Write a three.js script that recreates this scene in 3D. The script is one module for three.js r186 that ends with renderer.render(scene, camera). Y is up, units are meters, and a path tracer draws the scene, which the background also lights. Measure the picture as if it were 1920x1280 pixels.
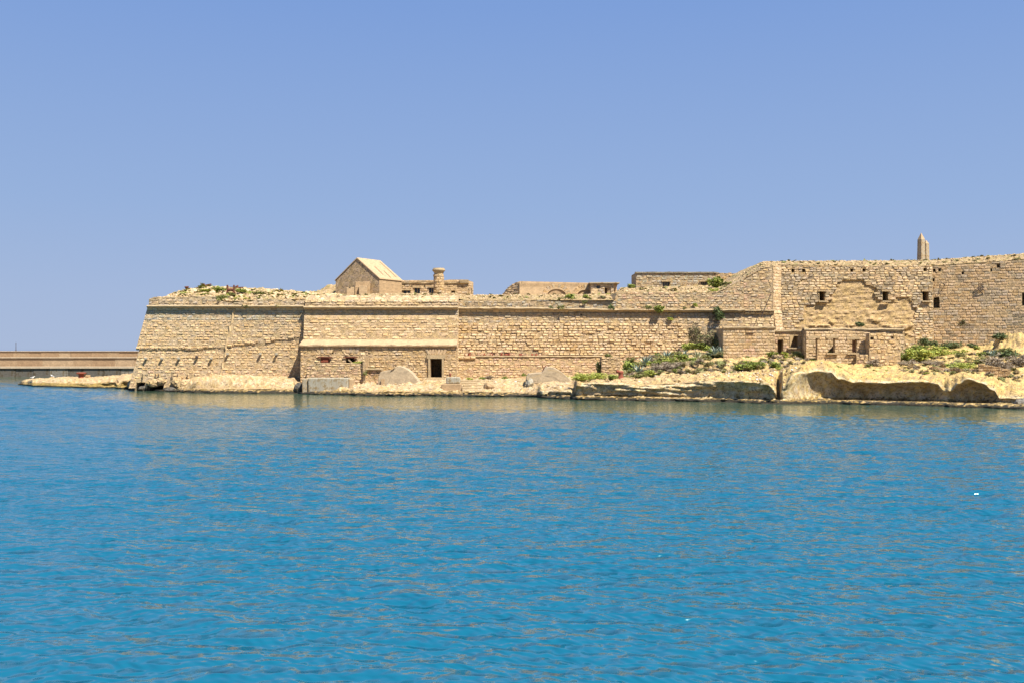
import * as THREE from 'three';
import { ImprovedNoise } from 'three/addons/math/ImprovedNoise.js';
import { mergeGeometries } from 'three/addons/utils/BufferGeometryUtils.js';
import { RoundedBoxGeometry } from 'three/addons/geometries/RoundedBoxGeometry.js';

// ------------------------------------------------------------------ camera, sky, sun, exposure
const EXPOSURE = 2.28, EYE = 5, FOCAL = 1885, HORIZON = 660;
const scene = new THREE.Scene();
const camera = new THREE.PerspectiveCamera(2 * Math.atan(640 / FOCAL) * 180 / Math.PI, 1.5, 0.5, 20000);
camera.position.set(0, EYE, 0);
camera.setViewOffset(1920, 1280, 0, 640 - HORIZON, 1920, 1280);
scene.add(camera);
const renderer = new THREE.WebGLRenderer({ antialias: true });
renderer.toneMapping = THREE.LinearToneMapping;
renderer.toneMappingExposure = EXPOSURE;
renderer.shadowMap.enabled = true;

const lin = (c) => (c /= 255) <= 0.04045 ? c / 12.92 : ((c + 0.055) / 1.055) ** 2.4;
{
  // clear summer air: one smooth gradient with height above the horizon
  const stops = [[-90, 60, 100, 150], [-1, 160, 180, 212], [0, 170, 187, 217], [3, 165, 185, 219], [8, 151, 178, 220], [19, 126, 160, 217], [40, 117, 154, 214], [90, 110, 150, 211]];
  const W = 64, Hh = 1024, data = new Float32Array(W * Hh * 4);
  for (let r = 0; r < Hh; r++) {
    const el = ((r + 0.5) / Hh - 0.5) * 180;
    let k = 0; while (k < stops.length - 2 && el > stops[k + 1][0]) k++;
    const a = stops[k], b = stops[k + 1], t = Math.min(1, Math.max(0, (el - a[0]) / (b[0] - a[0])));
    for (let c = 0; c < W; c++) {
      const i = (r * W + c) * 4;
      for (let j = 0; j < 3; j++) data[i + j] = (lin(a[j + 1]) * (1 - t) + lin(b[j + 1]) * t) / EXPOSURE;
      data[i + 3] = 1;
    }
  }
  const sky = new THREE.DataTexture(data, W, Hh, THREE.RGBAFormat, THREE.FloatType);
  sky.mapping = THREE.EquirectangularReflectionMapping; sky.magFilter = sky.minFilter = THREE.LinearFilter; sky.needsUpdate = true;
  scene.background = sky; scene.environment = sky;
}
const SUN = new THREE.Vector3(0.47, 1, 0.48).normalize();
const sun = new THREE.DirectionalLight(new THREE.Color(1, 0.93, 0.80), 4.6);
sun.position.copy(SUN).multiplyScalar(200).add(new THREE.Vector3(0, 5, -120));
sun.target.position.set(0, 5, -120);
sun.castShadow = true; sun.shadow.mapSize.set(4096, 4096);
Object.assign(sun.shadow.camera, { left: -110, right: 110, top: 90, bottom: -90, near: 20, far: 420 });
scene.add(sun, sun.target);

// ------------------------------------------------------------------ small helpers
let seed = 20240611;
const rnd = () => { seed |= 0; seed = seed + 0x6D2B79F5 | 0; let t = Math.imul(seed ^ seed >>> 15, 1 | seed); t = t + Math.imul(t ^ t >>> 7, 61 | t) ^ t; return ((t ^ t >>> 14) >>> 0) / 4294967296; };
const rr = (a, b) => a + (b - a) * rnd();
const IN = new ImprovedNoise();
const noise = (x, y, z = 0) => IN.noise(x, y, z);
const fbm = (x, y, z = 0, o = 4) => { let s = 0, a = 0.5; for (let i = 0; i < o; i++) { s += a * IN.noise(x, y, z); x *= 2.03; y *= 2.03; z *= 2.03; a *= 0.5; } return s; };
const clamp = (x, a = 0, b = 1) => Math.min(b, Math.max(a, x));
const smooth = (a, b, x) => { const t = clamp((x - a) / (b - a)); return t * t * (3 - 2 * t); };
const mix = (a, b, t) => a + (b - a) * t;
const V3 = (x, y, z) => new THREE.Vector3(x, y, z);
// measured on the photograph: a sight line and a distance give a place in metres
const at = (px, py, d) => V3((px - 960) / FOCAL * d, EYE + (HORIZON - py) / FOCAL * d, -d);
const yAt = (py, d) => EYE + (HORIZON - py) / FOCAL * d;
const shoreDist = (py) => EYE * FOCAL / (py - HORIZON);
function curve(list, x) { // piecewise linear through [x, y] pairs
  if (x <= list[0][0]) return list[0][1];
  for (let i = 1; i < list.length; i++) if (x <= list[i][0]) { const a = list[i - 1], b = list[i]; return b[0] === a[0] ? b[1] : mix(a[1], b[1], (x - a[0]) / (b[0] - a[0])); }
  return list[list.length - 1][1];
}
function inPoly(p, x, y) { let c = false; for (let i = 0, j = p.length - 1; i < p.length; j = i++) if ((p[i][1] > y) !== (p[j][1] > y) && x < (p[j][0] - p[i][0]) * (y - p[i][1]) / (p[j][1] - p[i][1]) + p[i][0]) c = !c; return c; }
const taken = {};
function named(name) { const k = taken[name] = (taken[name] ?? -1) + 1; return k ? `${name}_${String(k).padStart(3, '0')}` : name; }
function shade(o) { o.castShadow = true; o.receiveShadow = true; return o; }
function tag(o, label, category, group) { o.userData.label = label; o.userData.category = category; if (group) o.userData.group = group; return o; }
function thing(name, label, category, pos, group) { const g = new THREE.Group(); g.name = named(name); if (pos) g.position.copy(pos); tag(g, label, category, group); scene.add(g); return g; }
function single(name, geo, mat, label, category, pos, group) { const m = shade(new THREE.Mesh(geo, mat)); m.name = named(name); if (pos) m.position.copy(pos); tag(m, label, category, group); scene.add(m); return m; }
function part(parent, name, geo, mat, pos) { const m = shade(new THREE.Mesh(geo, mat)); m.name = name; if (pos) m.position.copy(pos); parent.add(m); return m; }
function structure(name, geo, mat) { const m = shade(new THREE.Mesh(geo, mat)); m.name = name; m.userData.kind = 'structure'; scene.add(m); return m; }

// ------------------------------------------------------------------ textures
function lattice(n, s) { const a = new Float32Array(n * n); let q = s; for (let i = 0; i < n * n; i++) { q = (q * 1664525 + 1013904223) >>> 0; a[i] = q / 4294967296; } return a; }
function tileNoise(N, freqs, s) { // periodic value noise, octaves given as [cells, weight]
  const out = new Float32Array(N * N);
  freqs.forEach(([n, w], k) => {
    const L = lattice(n, s + k * 977);
    for (let y = 0; y < N; y++) {
      const fy = y / N * n, y0 = Math.floor(fy), ty = fy - y0, sy = ty * ty * (3 - 2 * ty), r0 = (y0 % n) * n, r1 = ((y0 + 1) % n) * n;
      for (let x = 0; x < N; x++) {
        const fx = x / N * n, x0 = Math.floor(fx), tx = fx - x0, sx = tx * tx * (3 - 2 * tx), c0 = x0 % n, c1 = (x0 + 1) % n;
        out[y * N + x] += w * mix(mix(L[r0 + c0], L[r0 + c1], sx), mix(L[r1 + c0], L[r1 + c1], sx), sy);
      }
    }
  });
  return out;
}
function texture(N, fn, srgb) {
  const d = new Uint8Array(N * N * 4);
  for (let i = 0; i < N * N; i++) { const c = fn(i); for (let j = 0; j < 3; j++) d[i * 4 + j] = clamp(c[j], 0, 255); d[i * 4 + 3] = 255; }
  const t = new THREE.DataTexture(d, N, N); t.wrapS = t.wrapT = THREE.RepeatWrapping; t.magFilter = THREE.LinearFilter; t.minFilter = THREE.LinearMipmapLinearFilter; t.generateMipmaps = true;
  if (srgb) t.colorSpace = THREE.SRGBColorSpace; t.needsUpdate = true; return t;
}
const nA = tileNoise(512, [[6, 0.35], [14, 0.25], [40, 0.22], [110, 0.18]], 11), nB = tileNoise(512, [[4, 0.5], [9, 0.3], [23, 0.2]], 71), nC = tileNoise(512, [[64, 0.5], [128, 0.5]], 5);
const nP = tileNoise(512, [[26, 0.55], [44, 0.45]], 91);
const stoneMap = texture(512, (i) => { const p = (nC[i] > 0.74 ? 0.78 : 1) * mix(1, 0.5, smooth(0.68, 0.74, nP[i])), v = (0.74 + 0.5 * (nA[i] - 0.5) + 0.16) * p; const g = nB[i] - 0.5; return [255 * v * (1 - 0.04 * g), 248 * v * (1 - 0.02 * g), 236 * v * (1 + 0.22 * g)]; }, true);
const stoneBump = texture(512, (i) => { const v = 255 * (0.6 * nA[i] + 0.4 * (nC[i] > 0.7 ? 0.1 : nC[i] * 0.5 + 0.4)) * mix(1, 0.35, smooth(0.66, 0.74, nP[i])); return [v, v, v]; });
const stainMap = texture(512, (i) => { const s = smooth(0.47, 0.66, nB[i] * 0.35 + nA[i] * 0.65), v = (0.86 + 0.5 * (nA[i] - 0.5)) * mix(1, 0.80, s); return [255 * v, 250 * v, 240 * v]; }, true);

const nS = tileNoise(512, [[48, 0.6], [96, 0.4]], 31), streakMap = texture(512, (i) => { const y = i >> 9, x = i & 511, col = 0.5 * nS[(y >> 4) * 512 + x] + 0.5 * nS[x], s = smooth(0.46, 0.62, 0.28 * col + 0.72 * nA[i]), v = (0.88 + 0.4 * (nA[i] - 0.5)); return [255 * v * mix(1, 0.74, s), 250 * v * mix(1, 0.66, s), 242 * v * mix(1, 0.52, s)]; }, true);
const rgb = (r, g, b) => new THREE.Color().setRGB(r, g, b);
const TINTS = [[0.67, 0.505, 0.315], [0.62, 0.455, 0.27], [0.58, 0.405, 0.215], [0.53, 0.425, 0.29], [0.35, 0.28, 0.19], [0.71, 0.565, 0.375], [0.63, 0.44, 0.30], [0.48, 0.41, 0.31], [0.43, 0.40, 0.335]];
const stoneMats = TINTS.map((c) => new THREE.MeshStandardMaterial({ color: rgb(...c), map: stoneMap, bumpMap: stoneBump, bumpScale: 0.05, roughness: 0.95 }));
const stoneMixMat = new THREE.MeshStandardMaterial({ vertexColors: true, map: stoneMap, bumpMap: stoneBump, bumpScale: 0.05, roughness: 0.95 });
const mat = (r, g, b, o = {}) => new THREE.MeshStandardMaterial({ color: rgb(r, g, b), roughness: 0.92, ...o });
const M = {
  core: mat(0.50, 0.375, 0.225, { map: stoneMap, bumpMap: stoneBump, bumpScale: 0.06 }),
  coreGrey: mat(0.50, 0.39, 0.25, { map: stoneMap, bumpMap: stoneBump, bumpScale: 0.06 }),
  cordon: mat(0.58, 0.45, 0.28, { map: stainMap, bumpMap: stoneBump, bumpScale: 0.04 }),
  plaster: mat(0.56, 0.40, 0.24, { map: stainMap, bumpMap: stoneBump, bumpScale: 0.03 }),
  plasterPale: mat(0.62, 0.46, 0.29, { map: stainMap, bumpMap: stoneBump, bumpScale: 0.02 }),
  gable: mat(0.60, 0.46, 0.30, { map: stoneMap, bumpMap: stoneBump, bumpScale: 0.2 }),
  shelter: mat(0.60, 0.49, 0.35, { map: stainMap, bumpMap: stoneBump, bumpScale: 0.03 }),
  concrete: mat(0.50, 0.43, 0.32, { map: streakMap, bumpMap: stoneBump, bumpScale: 0.03 }),
  concreteGrey: mat(0.47, 0.45, 0.38, { map: streakMap, bumpMap: stoneBump, bumpScale: 0.03 }),
  rust: mat(0.17, 0.055, 0.028, { map: stoneMap, bumpMap: stoneBump, bumpScale: 0.03 }),
  rustRed: mat(0.30, 0.085, 0.05, { map: stoneMap }),
  ironDark: mat(0.05, 0.035, 0.03),
  dark: mat(0.03, 0.025, 0.02),
  wood: mat(0.10, 0.06, 0.035, { map: stoneMap }),
  glass: mat(0.03, 0.035, 0.04, { roughness: 0.2 }),
  quay: mat(0.15, 0.14, 0.125, { map: streakMap, bumpMap: stoneBump, bumpScale: 0.05 }),
  quayGrey: mat(0.27, 0.255, 0.23, { map: streakMap, bumpMap: stoneBump, bumpScale: 0.05 }),
  jetty: mat(0.42, 0.29, 0.18, { map: stainMap, bumpMap: stoneBump, bumpScale: 0.04 }),
  jettyPale: mat(0.64, 0.53, 0.40, { map: stainMap }),
  rock: new THREE.MeshStandardMaterial({ vertexColors: true, map: stoneMap, bumpMap: stoneBump, bumpScale: 0.08, roughness: 0.95 }),
};
// uv in metres over a geometry, by the way each face looks
function boxUV(geo, k = 0.5) {
  const g = geo.index ? geo.toNonIndexed() : geo; g.computeVertexNormals();
  const p = g.attributes.position, n = g.attributes.normal, uv = new Float32Array(p.count * 2);
  for (let i = 0; i < p.count; i++) {
    const ax = Math.abs(n.getX(i)), ay = Math.abs(n.getY(i)), az = Math.abs(n.getZ(i));
    const u = ax > ay && ax > az ? p.getZ(i) : p.getX(i), v = ay > ax && ay > az ? p.getZ(i) : p.getY(i);
    uv[i * 2] = u * k; uv[i * 2 + 1] = v * k;
  }
  g.setAttribute('uv', new THREE.BufferAttribute(uv, 2)); return g;
}
class Quads { // a bag of loose quads
  constructor() { this.p = []; this.uv = []; }
  quad(a, b, c, d, ua, ub, uc, ud) { for (const q of [a, b, c, a, c, d]) this.p.push(q.x, q.y, q.z); if (ua) for (const q of [ua, ub, uc, ua, uc, ud]) this.uv.push(q[0], q[1]); else for (let i = 0; i < 6; i++) this.uv.push(0, 0); }
  tri(a, b, c) { for (const q of [a, b, c]) { this.p.push(q.x, q.y, q.z); this.uv.push(0, 0); } }
  geo() { const g = new THREE.BufferGeometry(); g.setAttribute('position', new THREE.Float32BufferAttribute(this.p, 3)); g.setAttribute('uv', new THREE.Float32BufferAttribute(this.uv, 2)); g.computeVertexNormals(); return g; }
}

// ------------------------------------------------------------------ hewn stones: unit block, face at z = 0, body to z = -1
function stoneGeometry(worn) {
  const xs = [-0.5, -0.5 + rr(0.07, 0.14), 0.5 - rr(0.07, 0.14), 0.5], ys = [-0.5, -0.5 + rr(0.12, 0.2), 0.5 - rr(0.12, 0.2), 0.5], G = [];
  for (let j = 0; j < 4; j++) { G.push([]); for (let i = 0; i < 4; i++) {
    const ex = i === 0 || i === 3, ey = j === 0 || j === 3;
    let x = xs[i], y = ys[j], z = ex || ey ? -0.13 - (ex && ey ? 0.1 : 0) : 0;
    x += rr(-1, 1) * (ex ? 0.025 : 0.06) * worn; y += rr(-1, 1) * (ey ? 0.04 : 0.07) * worn; z += rr(-1, 0.4) * 0.26 * worn;
    if (ex && ey) { x *= 1 - 0.06 * worn; y *= 1 - 0.08 * worn; }
    G[j].push(V3(x, y, z));
  } }
  const q = new Quads(), ou = rnd(), ov = rnd(), uv = (p) => [p.x * 0.36 + ou, p.y * 0.18 + ov];
  for (let j = 0; j < 3; j++) for (let i = 0; i < 3; i++) { const a = G[j][i], b = G[j][i + 1], c = G[j + 1][i + 1], d = G[j + 1][i]; q.quad(a, b, c, d, uv(a), uv(b), uv(c), uv(d)); }
  const ring = [...G[0], G[1][3], G[2][3], ...[...G[3]].reverse(), G[2][0], G[1][0]];
  const corner = [0, 3, 6, 9];
  for (let k = 0; k < 4; k++) { // plain flanks, one fan per side
    const a = ring[corner[k]], e = ring[corner[(k + 1) % 4]], b = V3(a.x, a.y, -1), f = V3(e.x, e.y, -1), m1 = ring[corner[k] + 1], m2 = ring[corner[k] + 2];
    q.tri(b, m1, a); q.tri(b, m2, m1); q.tri(b, f, m2); q.tri(f, e, m2);
  }
  return q.geo();
}
const STONES = { dressed: Array.from({ length: 8 }, () => stoneGeometry(0.45)), worn: Array.from({ length: 14 }, () => stoneGeometry(0.95)) };

// ------------------------------------------------------------------ a masonry wall: core + courses of stones
const stonesOn = new Map();
function makeWall(g, o) {
  const A = at(o.L[0], HORIZON, o.L[1]), B = at(o.R[0], HORIZON, o.R[1]), L = Math.hypot(B.x - A.x, B.z - A.z), U = { x: (B.x - A.x) / L, z: (B.z - A.z) / L }, N = { x: -U.z, z: U.x };
  const off = o.off ?? (() => 0), lean = o.lean ?? (() => 0), ref = o.ref ?? 0;
  const pos = (u, v, f) => { const uu = u - lean(v) * (1 - u / L); return V3(A.x + U.x * uu + N.x * f, v, A.z + U.z * uu + N.z * f); };
  const uOf = (px) => { const k = (px - 960) / FOCAL; return (-k * (A.z + N.z * ref) - A.x - N.x * ref) / (U.x + k * U.z); };
  const dOf = (px) => -(A.z + U.z * uOf(px) + N.z * ref);
  const vOf = (px, py) => yAt(py, dOf(px));
  const pxm = (o.L[0] + o.R[0]) / 2, topList = (typeof o.top === 'number' ? [[o.L[0], o.top], [o.R[0], o.top]] : o.top).map(([x, y]) => [uOf(x), vOf(x, y)]);
  const bottom = vOf(pxm, o.bottom), top = (u) => curve(topList, u), vmax = Math.max(...topList.map((t) => t[1]));
  const holes = (o.holes ?? []).map(([x0, y0, x1, y1, dep]) => ({ u0: uOf(x0), u1: uOf(x1), v0: vOf(x0, y1), v1: vOf(x0, y0), dep: dep ?? 1 }));
  const frame = { uOf, vOf, dOf, pos, L, U, N, off, top, bottom, A, yaw: Math.atan2(-U.z, U.x) };
  const inset = o.inset ?? 0.05, th = o.thick ?? 2;
  // core
  const lines = (a, b, step, extra) => { const n = Math.max(1, Math.round((b - a) / step)), s = []; for (let i = 0; i <= n; i++) s.push(a + (b - a) * i / n); for (const e of extra) if (e > a && e < b) s.push(e); s.sort((p, q) => p - q); return s.filter((x, i) => !i || x - s[i - 1] > 1e-4); };
  const us = lines(0, L, o.step ?? 0.7, holes.flatMap((h) => [h.u0, h.u1])), vs = lines(bottom, vmax, o.step ?? 0.6, holes.flatMap((h) => [h.v0, h.v1]).concat(o.vLines ?? []));
  const cf = o.coreOff ?? ((u, v) => off(u, v) - inset), q = new Quads(), uv = (u, v) => [u * 0.5, v * 0.5];
  for (let i = 0; i < us.length - 1; i++) {
    const a = us[i], b = us[i + 1];
    for (let j = 0; j < vs.length - 1; j++) {
      const c = vs[j], d = vs[j + 1], um = (a + b) / 2, vm = (c + d) / 2;
      if (c >= top(a) && c >= top(b)) continue;
      if (holes.some((h) => um > h.u0 && um < h.u1 && vm > h.v0 && vm < h.v1)) continue;
      const ca = Math.min(c, top(a)), cb = Math.min(c, top(b)), da = Math.min(d, top(a)), db = Math.min(d, top(b));
      q.quad(pos(a, ca, cf(a, ca)), pos(b, cb, cf(b, cb)), pos(b, db, cf(b, db)), pos(a, da, cf(a, da)), uv(a, ca), uv(b, cb), uv(b, db), uv(a, da));
    }
    q.quad(pos(a, top(a), cf(a, top(a))), pos(b, top(b), cf(b, top(b))), pos(b, top(b), -th), pos(a, top(a), -th), uv(a, 0), uv(b, 0), uv(b, th), uv(a, th));
    if (!o.openBack) q.quad(pos(b, bottom, -th), pos(a, bottom, -th), pos(a, top(a), -th), pos(b, top(b), -th), uv(b, 0), uv(a, 0), uv(a, 3), uv(b, 3));
    else for (let j = 0; j < vs.length - 1; j++) { const c = vs[j], d = vs[j + 1], um = (a + b) / 2, vm = (c + d) / 2; if (c >= top(a) || holes.some((h) => um > h.u0 && um < h.u1 && vm > h.v0 && vm < h.v1)) continue; const dd = Math.min(d, top(a)); q.quad(pos(b, c, -th), pos(a, c, -th), pos(a, dd, -th), pos(b, dd, -th), uv(b, c), uv(a, c), uv(a, dd), uv(b, dd)); }
  }
  for (const [e, s] of [[0, 1], [L, -1]]) for (let j = 0; j < vs.length - 1; j++) {
    const c = vs[j], d = Math.min(vs[j + 1], top(e)); if (c >= d) continue;
    q.quad(pos(e, c, -th), pos(e, c, cf(e, c)), pos(e, d, cf(e, d)), pos(e, d, -th), uv(0, c), uv(th, c), uv(th, d), uv(0, d));
  }
  for (const h of holes) {
    const k = o.openBack ? th : h.dep, f = (u, v) => pos(u, v, cf(u, v)), r = (u, v) => pos(u, v, o.openBack ? -th : cf(u, v) - k), { u0, u1, v0, v1 } = h;
    for (const [p, s] of [[[u0, v0], [u1, v0]], [[u1, v0], [u1, v1]], [[u1, v1], [u0, v1]], [[u0, v1], [u0, v0]]]) q.quad(f(...p), f(...s), r(...s), r(...p), uv(0, 0), uv(1, 0), uv(1, k), uv(0, k));
    if (!o.openBack) q.quad(r(u0, v0), r(u1, v0), r(u1, v1), r(u0, v1), uv(0, 0), uv(1, 0), uv(1, 2), uv(0, 2));
  }
  part(g, o.coreName ?? 'wall_core', q.geo(), o.coreMat ?? M.core);
  if (o.noStones) return frame;
  // stones
  const list = stonesOn.get(g) ?? []; stonesOn.set(g, list);
  const gap = (o.gap ?? 0.055) * 0.66, [w0, w1] = (o.width ?? [0.55, 1.0]).map((x) => x * 0.9), Ms = new THREE.Matrix4(), sc = V3(), kind = STONES[o.kind ?? 'worn'];
  const X = V3(U.x, 0, U.z), Y = V3(), Z = V3();
  for (let v = bottom; v < vmax - 0.05;) {
    const h = (o.course ?? 0.38) * 0.88 * rr(0.85, 1.15);
    for (let u = -rr(0, w0); u < L;) {
      const w = rr(w0, w1); let a = Math.max(0, u), b = Math.min(L, u + w), c = v, d = v + h; u += w;
      if (b - a < 0.2) continue;
      const tp = top((a + b) / 2) + (o.ragged ? rr(-1, 1) * o.ragged : 0); if (c > tp - 0.12) continue; d = Math.min(d, tp);
      let cut = false;
      for (const k of holes) if (a < k.u1 && b > k.u0 && c < k.v1 && d > k.v0) {
        if (a < k.u0 - 0.18) b = k.u0; else if (b > k.u1 + 0.18) a = k.u1;
        else if (c < k.v0 - 0.12) d = k.v0; else if (d > k.v1 + 0.12) c = k.v1; else cut = true;
      }
      if (cut || b - a < 0.15) continue;
      const uc = (a + b) / 2, vc = (c + d) / 2;
      if (o.skip?.(uc, vc) || rnd() < (o.missing ?? 0)) continue;
      let sl = (off(uc, vc + 0.12) - off(uc, vc - 0.12)) / 0.24; if (sl < -3 || sl > 0.8) sl = 0;
      Y.set(N.x * sl, 1, N.z * sl).normalize(); Z.crossVectors(X, Y);
      if (o.tilt) { const tw = rr(-1, 1) * o.tilt; Z.addScaledVector(X, tw).normalize(); }
      const p = pos(uc, vc, off(uc, vc) + rr(-0.6, 0.6) * (o.rough ?? 0.05) + (o.proud?.(uc, vc) ?? 0));
      Ms.makeBasis(X, Y, Z).scale(sc.set(b - a - gap, (d - c) * Math.hypot(1, sl) - gap, o.depth ?? 0.3)).setPosition(p);
      const t = o.tint ? o.tint(uc, vc) : [0, 1, 1, 2, 5][Math.floor(rnd() * 5)];
      list.push({ m: Ms.clone(), k: kind[Math.floor(rnd() * kind.length)], t, s: (b - a) * (d - c) / p.lengthSq() });
    }
    v += h;
  }
  return frame;
}
function laySingle(g, m, t, kind = 'dressed') { const l = stonesOn.get(g) ?? []; stonesOn.set(g, l); const K = STONES[kind]; l.push({ m: m.clone(), k: K[Math.floor(rnd() * K.length)], t, s: 1 }); }
function layStones(limit = 300) { // the largest of each wall one by one, the rest joined
  for (const [g, list] of stonesOn) {
    list.sort((a, b) => b.s - a.s);
    const rest = [];
    list.forEach((s, i) => {
      if (i < limit) { const m = shade(new THREE.Mesh(s.k, stoneMats[s.t])); m.name = 'stone'; s.m.decompose(m.position, m.quaternion, m.scale); g.add(m); }
      else { const q = s.k.clone().applyMatrix4(s.m), n = q.attributes.position.count, c = new Float32Array(n * 3); for (let k = 0; k < n; k++) c.set(TINTS[s.t], k * 3); q.setAttribute('color', new THREE.BufferAttribute(c, 3)); rest.push(q); }
    });
    if (rest.length) { const m = part(g, 'small_stones', mergeGeometries(rest), stoneMixMat); m.userData.kind = 'stuff'; }
  }
}
// a moulding run along a wall frame: profile of [outward, up] pairs
function moulding(g, f, u0, u1, v, profile, m, name = 'cordon', wobble = 0.02) {
  const q = new Quads(), n = Math.max(2, Math.round((u1 - u0) / 0.7)); let len = 0;
  const row = (u) => profile.map(([a, b]) => { const w = wobble * noise(u * 1.3, b * 3, 7) * 2, vv = typeof v === 'function' ? v(u) : v; return f.pos(u, vv + b + w, a + w + (f.off(u, vv - 0.5))); });
  let prev = row(u0), pu = u0;
  for (let i = 1; i <= n; i++) { const u = mix(u0, u1, i / n), r = row(u); len = 0; for (let k = 0; k < profile.length - 1; k++) { const l2 = len + Math.hypot(profile[k + 1][0] - profile[k][0], profile[k + 1][1] - profile[k][1]); q.quad(prev[k], r[k], r[k + 1], prev[k + 1], [pu / 2, len / 2], [u / 2, len / 2], [u / 2, l2 / 2], [pu / 2, l2 / 2]); len = l2; } prev = r; pu = u; }
  for (const r of [row(u0), row(u1)]) for (let k = 1; k < r.length - 1; k++) q.tri(r[0], r[k], r[k + 1]);
  return part(g, name, q.geo(), m);
}
const CORDON = [[-0.3, -0.24], [0.12, -0.22], [0.34, -0.15], [0.52, -0.07], [0.57, 0.02], [0.51, 0.11], [0.32, 0.16], [-0.3, 0.2]];

// ------------------------------------------------------------------ the sea
{
  const waves = [];
  for (let i = 0; i < 64; i++) {
    const lam = 0.24 * Math.pow(26, Math.pow(i / 63, 1.8)), dir = 1.2 + (rnd() + rnd() + rnd() - 1.5) * 0.95, k = 2 * Math.PI / lam;
    const steep = (lam < 0.5 ? 0.038 : lam < 2 ? 0.031 : 0.062 / lam) * rr(0.6, 1.3);
    waves.push({ lam, kx: Math.cos(dir) * k * -1, kz: Math.sin(dir) * k, a: steep / k, ph: rr(0, 6.283), dx: -Math.cos(dir), dz: Math.sin(dir) });
  }
  // how far out the sheltered shallows reach: 1 at the rocks, 0 in open water
  const EDGE = [[-200, 170], [-62, 150], [-50, 130], [-46, 110], [-30, 94], [0, 87], [20, 80], [36, 73], [50, 66], [80, 57]];
  const shallow = (x, d) => { const e = curve(EDGE, x) + 9 * fbm(x * 0.06, d * 0.05, 4, 3); return smooth(e - 12, e + 12, d); };
  const ds = [-150, -60, -20, 0, 6, 10]; let d = 12;
  while (d < 150) { ds.push(d); d += Math.max(0.055, d * 0.0047); }
  while (d < 9000) { ds.push(d); d *= 1.12; }
  const NX = 1060, n = ds.length, pos = new Float32Array(n * (NX + 1) * 3), uv = new Float32Array(n * (NX + 1) * 2), idx = new Uint32Array((n - 1) * NX * 6);
  for (let r = 0; r < n; r++) {
    const dd = ds[r], half = 0.62 * Math.abs(dd) + 14 + (dd > 150 ? (dd - 150) * 0.6 : 0), dz = r ? ds[r] - ds[r - 1] : 1, dxs = 2 * half / NX;
    const fade = waves.map((w) => smooth(1.5, 2.8, w.lam / Math.max(dz * 0.9, dxs)));
    for (let c = 0; c <= NX; c++) {
      const x0 = (c / NX * 2 - 1) * half, z0 = -dd; let x = x0, y = 0, z = z0;
      const lee = 1 - 0.88 * shallow(x0, dd), gust = lee * Math.min(1.05, 0.85 + 0.9 * (noise(x0 * 0.055, z0 * 0.07, 3) * 0.6 + noise(x0 * 0.016, z0 * 0.03, 9) * 0.6));
      if (dd > 11 && dd < 155) for (let i = 0; i < waves.length; i++) { const w = waves[i]; if (fade[i] <= 0) continue; const p = w.kx * x0 + w.kz * z0 + w.ph, a = w.a * fade[i] * gust; y += a * Math.cos(p); const s = 0.45 * a * Math.sin(p); x -= w.dx * s; z -= w.dz * s; }
      const i = r * (NX + 1) + c; pos[i * 3] = x; pos[i * 3 + 1] = y; pos[i * 3 + 2] = z; uv[i * 2] = x0 / 11; uv[i * 2 + 1] = z0 / 11;
    }
  }
  let k = 0;
  for (let r = 0; r < n - 1; r++) for (let c = 0; c < NX; c++) { const a = r * (NX + 1) + c, b = a + 1, e = a + NX + 1, f = e + 1; idx.set([a, b, f, a, f, e], k); k += 6; }
  const g = new THREE.BufferGeometry(); g.setAttribute('position', new THREE.BufferAttribute(pos, 3)); g.setAttribute('uv', new THREE.BufferAttribute(uv, 2)); g.setIndex(new THREE.BufferAttribute(idx, 1)); g.computeVertexNormals();
  // small ripples as relief, tiles of 11 m
  const T = 1024, hgt = new Float32Array(T * T), rip = [];
  for (let i = 0; i < 60; i++) { const lam = 0.16 * Math.pow(6.5, rnd()), dir = 1.2 + (rnd() + rnd() - 1) * 1.5, kx = Math.round(-Math.cos(dir) * 11 / lam), kz = Math.round(Math.sin(dir) * 11 / lam), k2 = Math.hypot(kx, kz) || 1; rip.push([kx, kz, 0.0095 / k2 * rr(0.5, 1.5), rnd() * T]); }
  const sinT = new Float32Array(T); for (let i = 0; i < T; i++) sinT[i] = Math.sin(i / T * 2 * Math.PI);
  for (const [kx, kz, a, ph] of rip) { const p0 = Math.round(ph); for (let y = 0; y < T; y++) { const by = kz * y + p0; for (let x = 0; x < T; x++) hgt[y * T + x] += a * sinT[(kx * x + by) & (T - 1)]; } }
  const nrm = texture(T, (i) => { const x = i & (T - 1), y = i >> 10, sx = (hgt[y * T + ((x + 1) & (T - 1))] - hgt[y * T + ((x - 1) & (T - 1))]) * T / 2, sy = (hgt[((y + 1) & (T - 1)) * T + x] - hgt[((y - 1) & (T - 1)) * T + x]) * T / 2, m = 1 / Math.hypot(sx, sy, 1); return [127.5 - 127.5 * sx * m, 127.5 - 127.5 * sy * m, 127.5 + 127.5 * m]; });
  const water = new THREE.MeshPhysicalMaterial({ color: rgb(0.002, 0.086, 0.142), roughness: 0.1, ior: 2.2, specularColor: rgb(0.5, 0.9, 1), normalMap: nrm, normalScale: new THREE.Vector2(1, 1) });
  // clear water over pale rock by the shore: its own sheet, the two meeting in a ragged line
  const deepI = [], shoalI = [];
  for (let t = 0; t < idx.length; t += 6) { const a = idx[t] * 3, x = pos[a], d = -pos[a + 2], q = d > 55 && d < 200 ? shallow(x, d) : 0; ((q > 0 && q > 0.5 + 0.65 * noise(x * 1.9, d * 1.3, 2) + 0.55 * noise(x * 0.35, d * 0.8, 5)) ? shoalI : deepI).push(...idx.subarray(t, t + 6)); }
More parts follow.
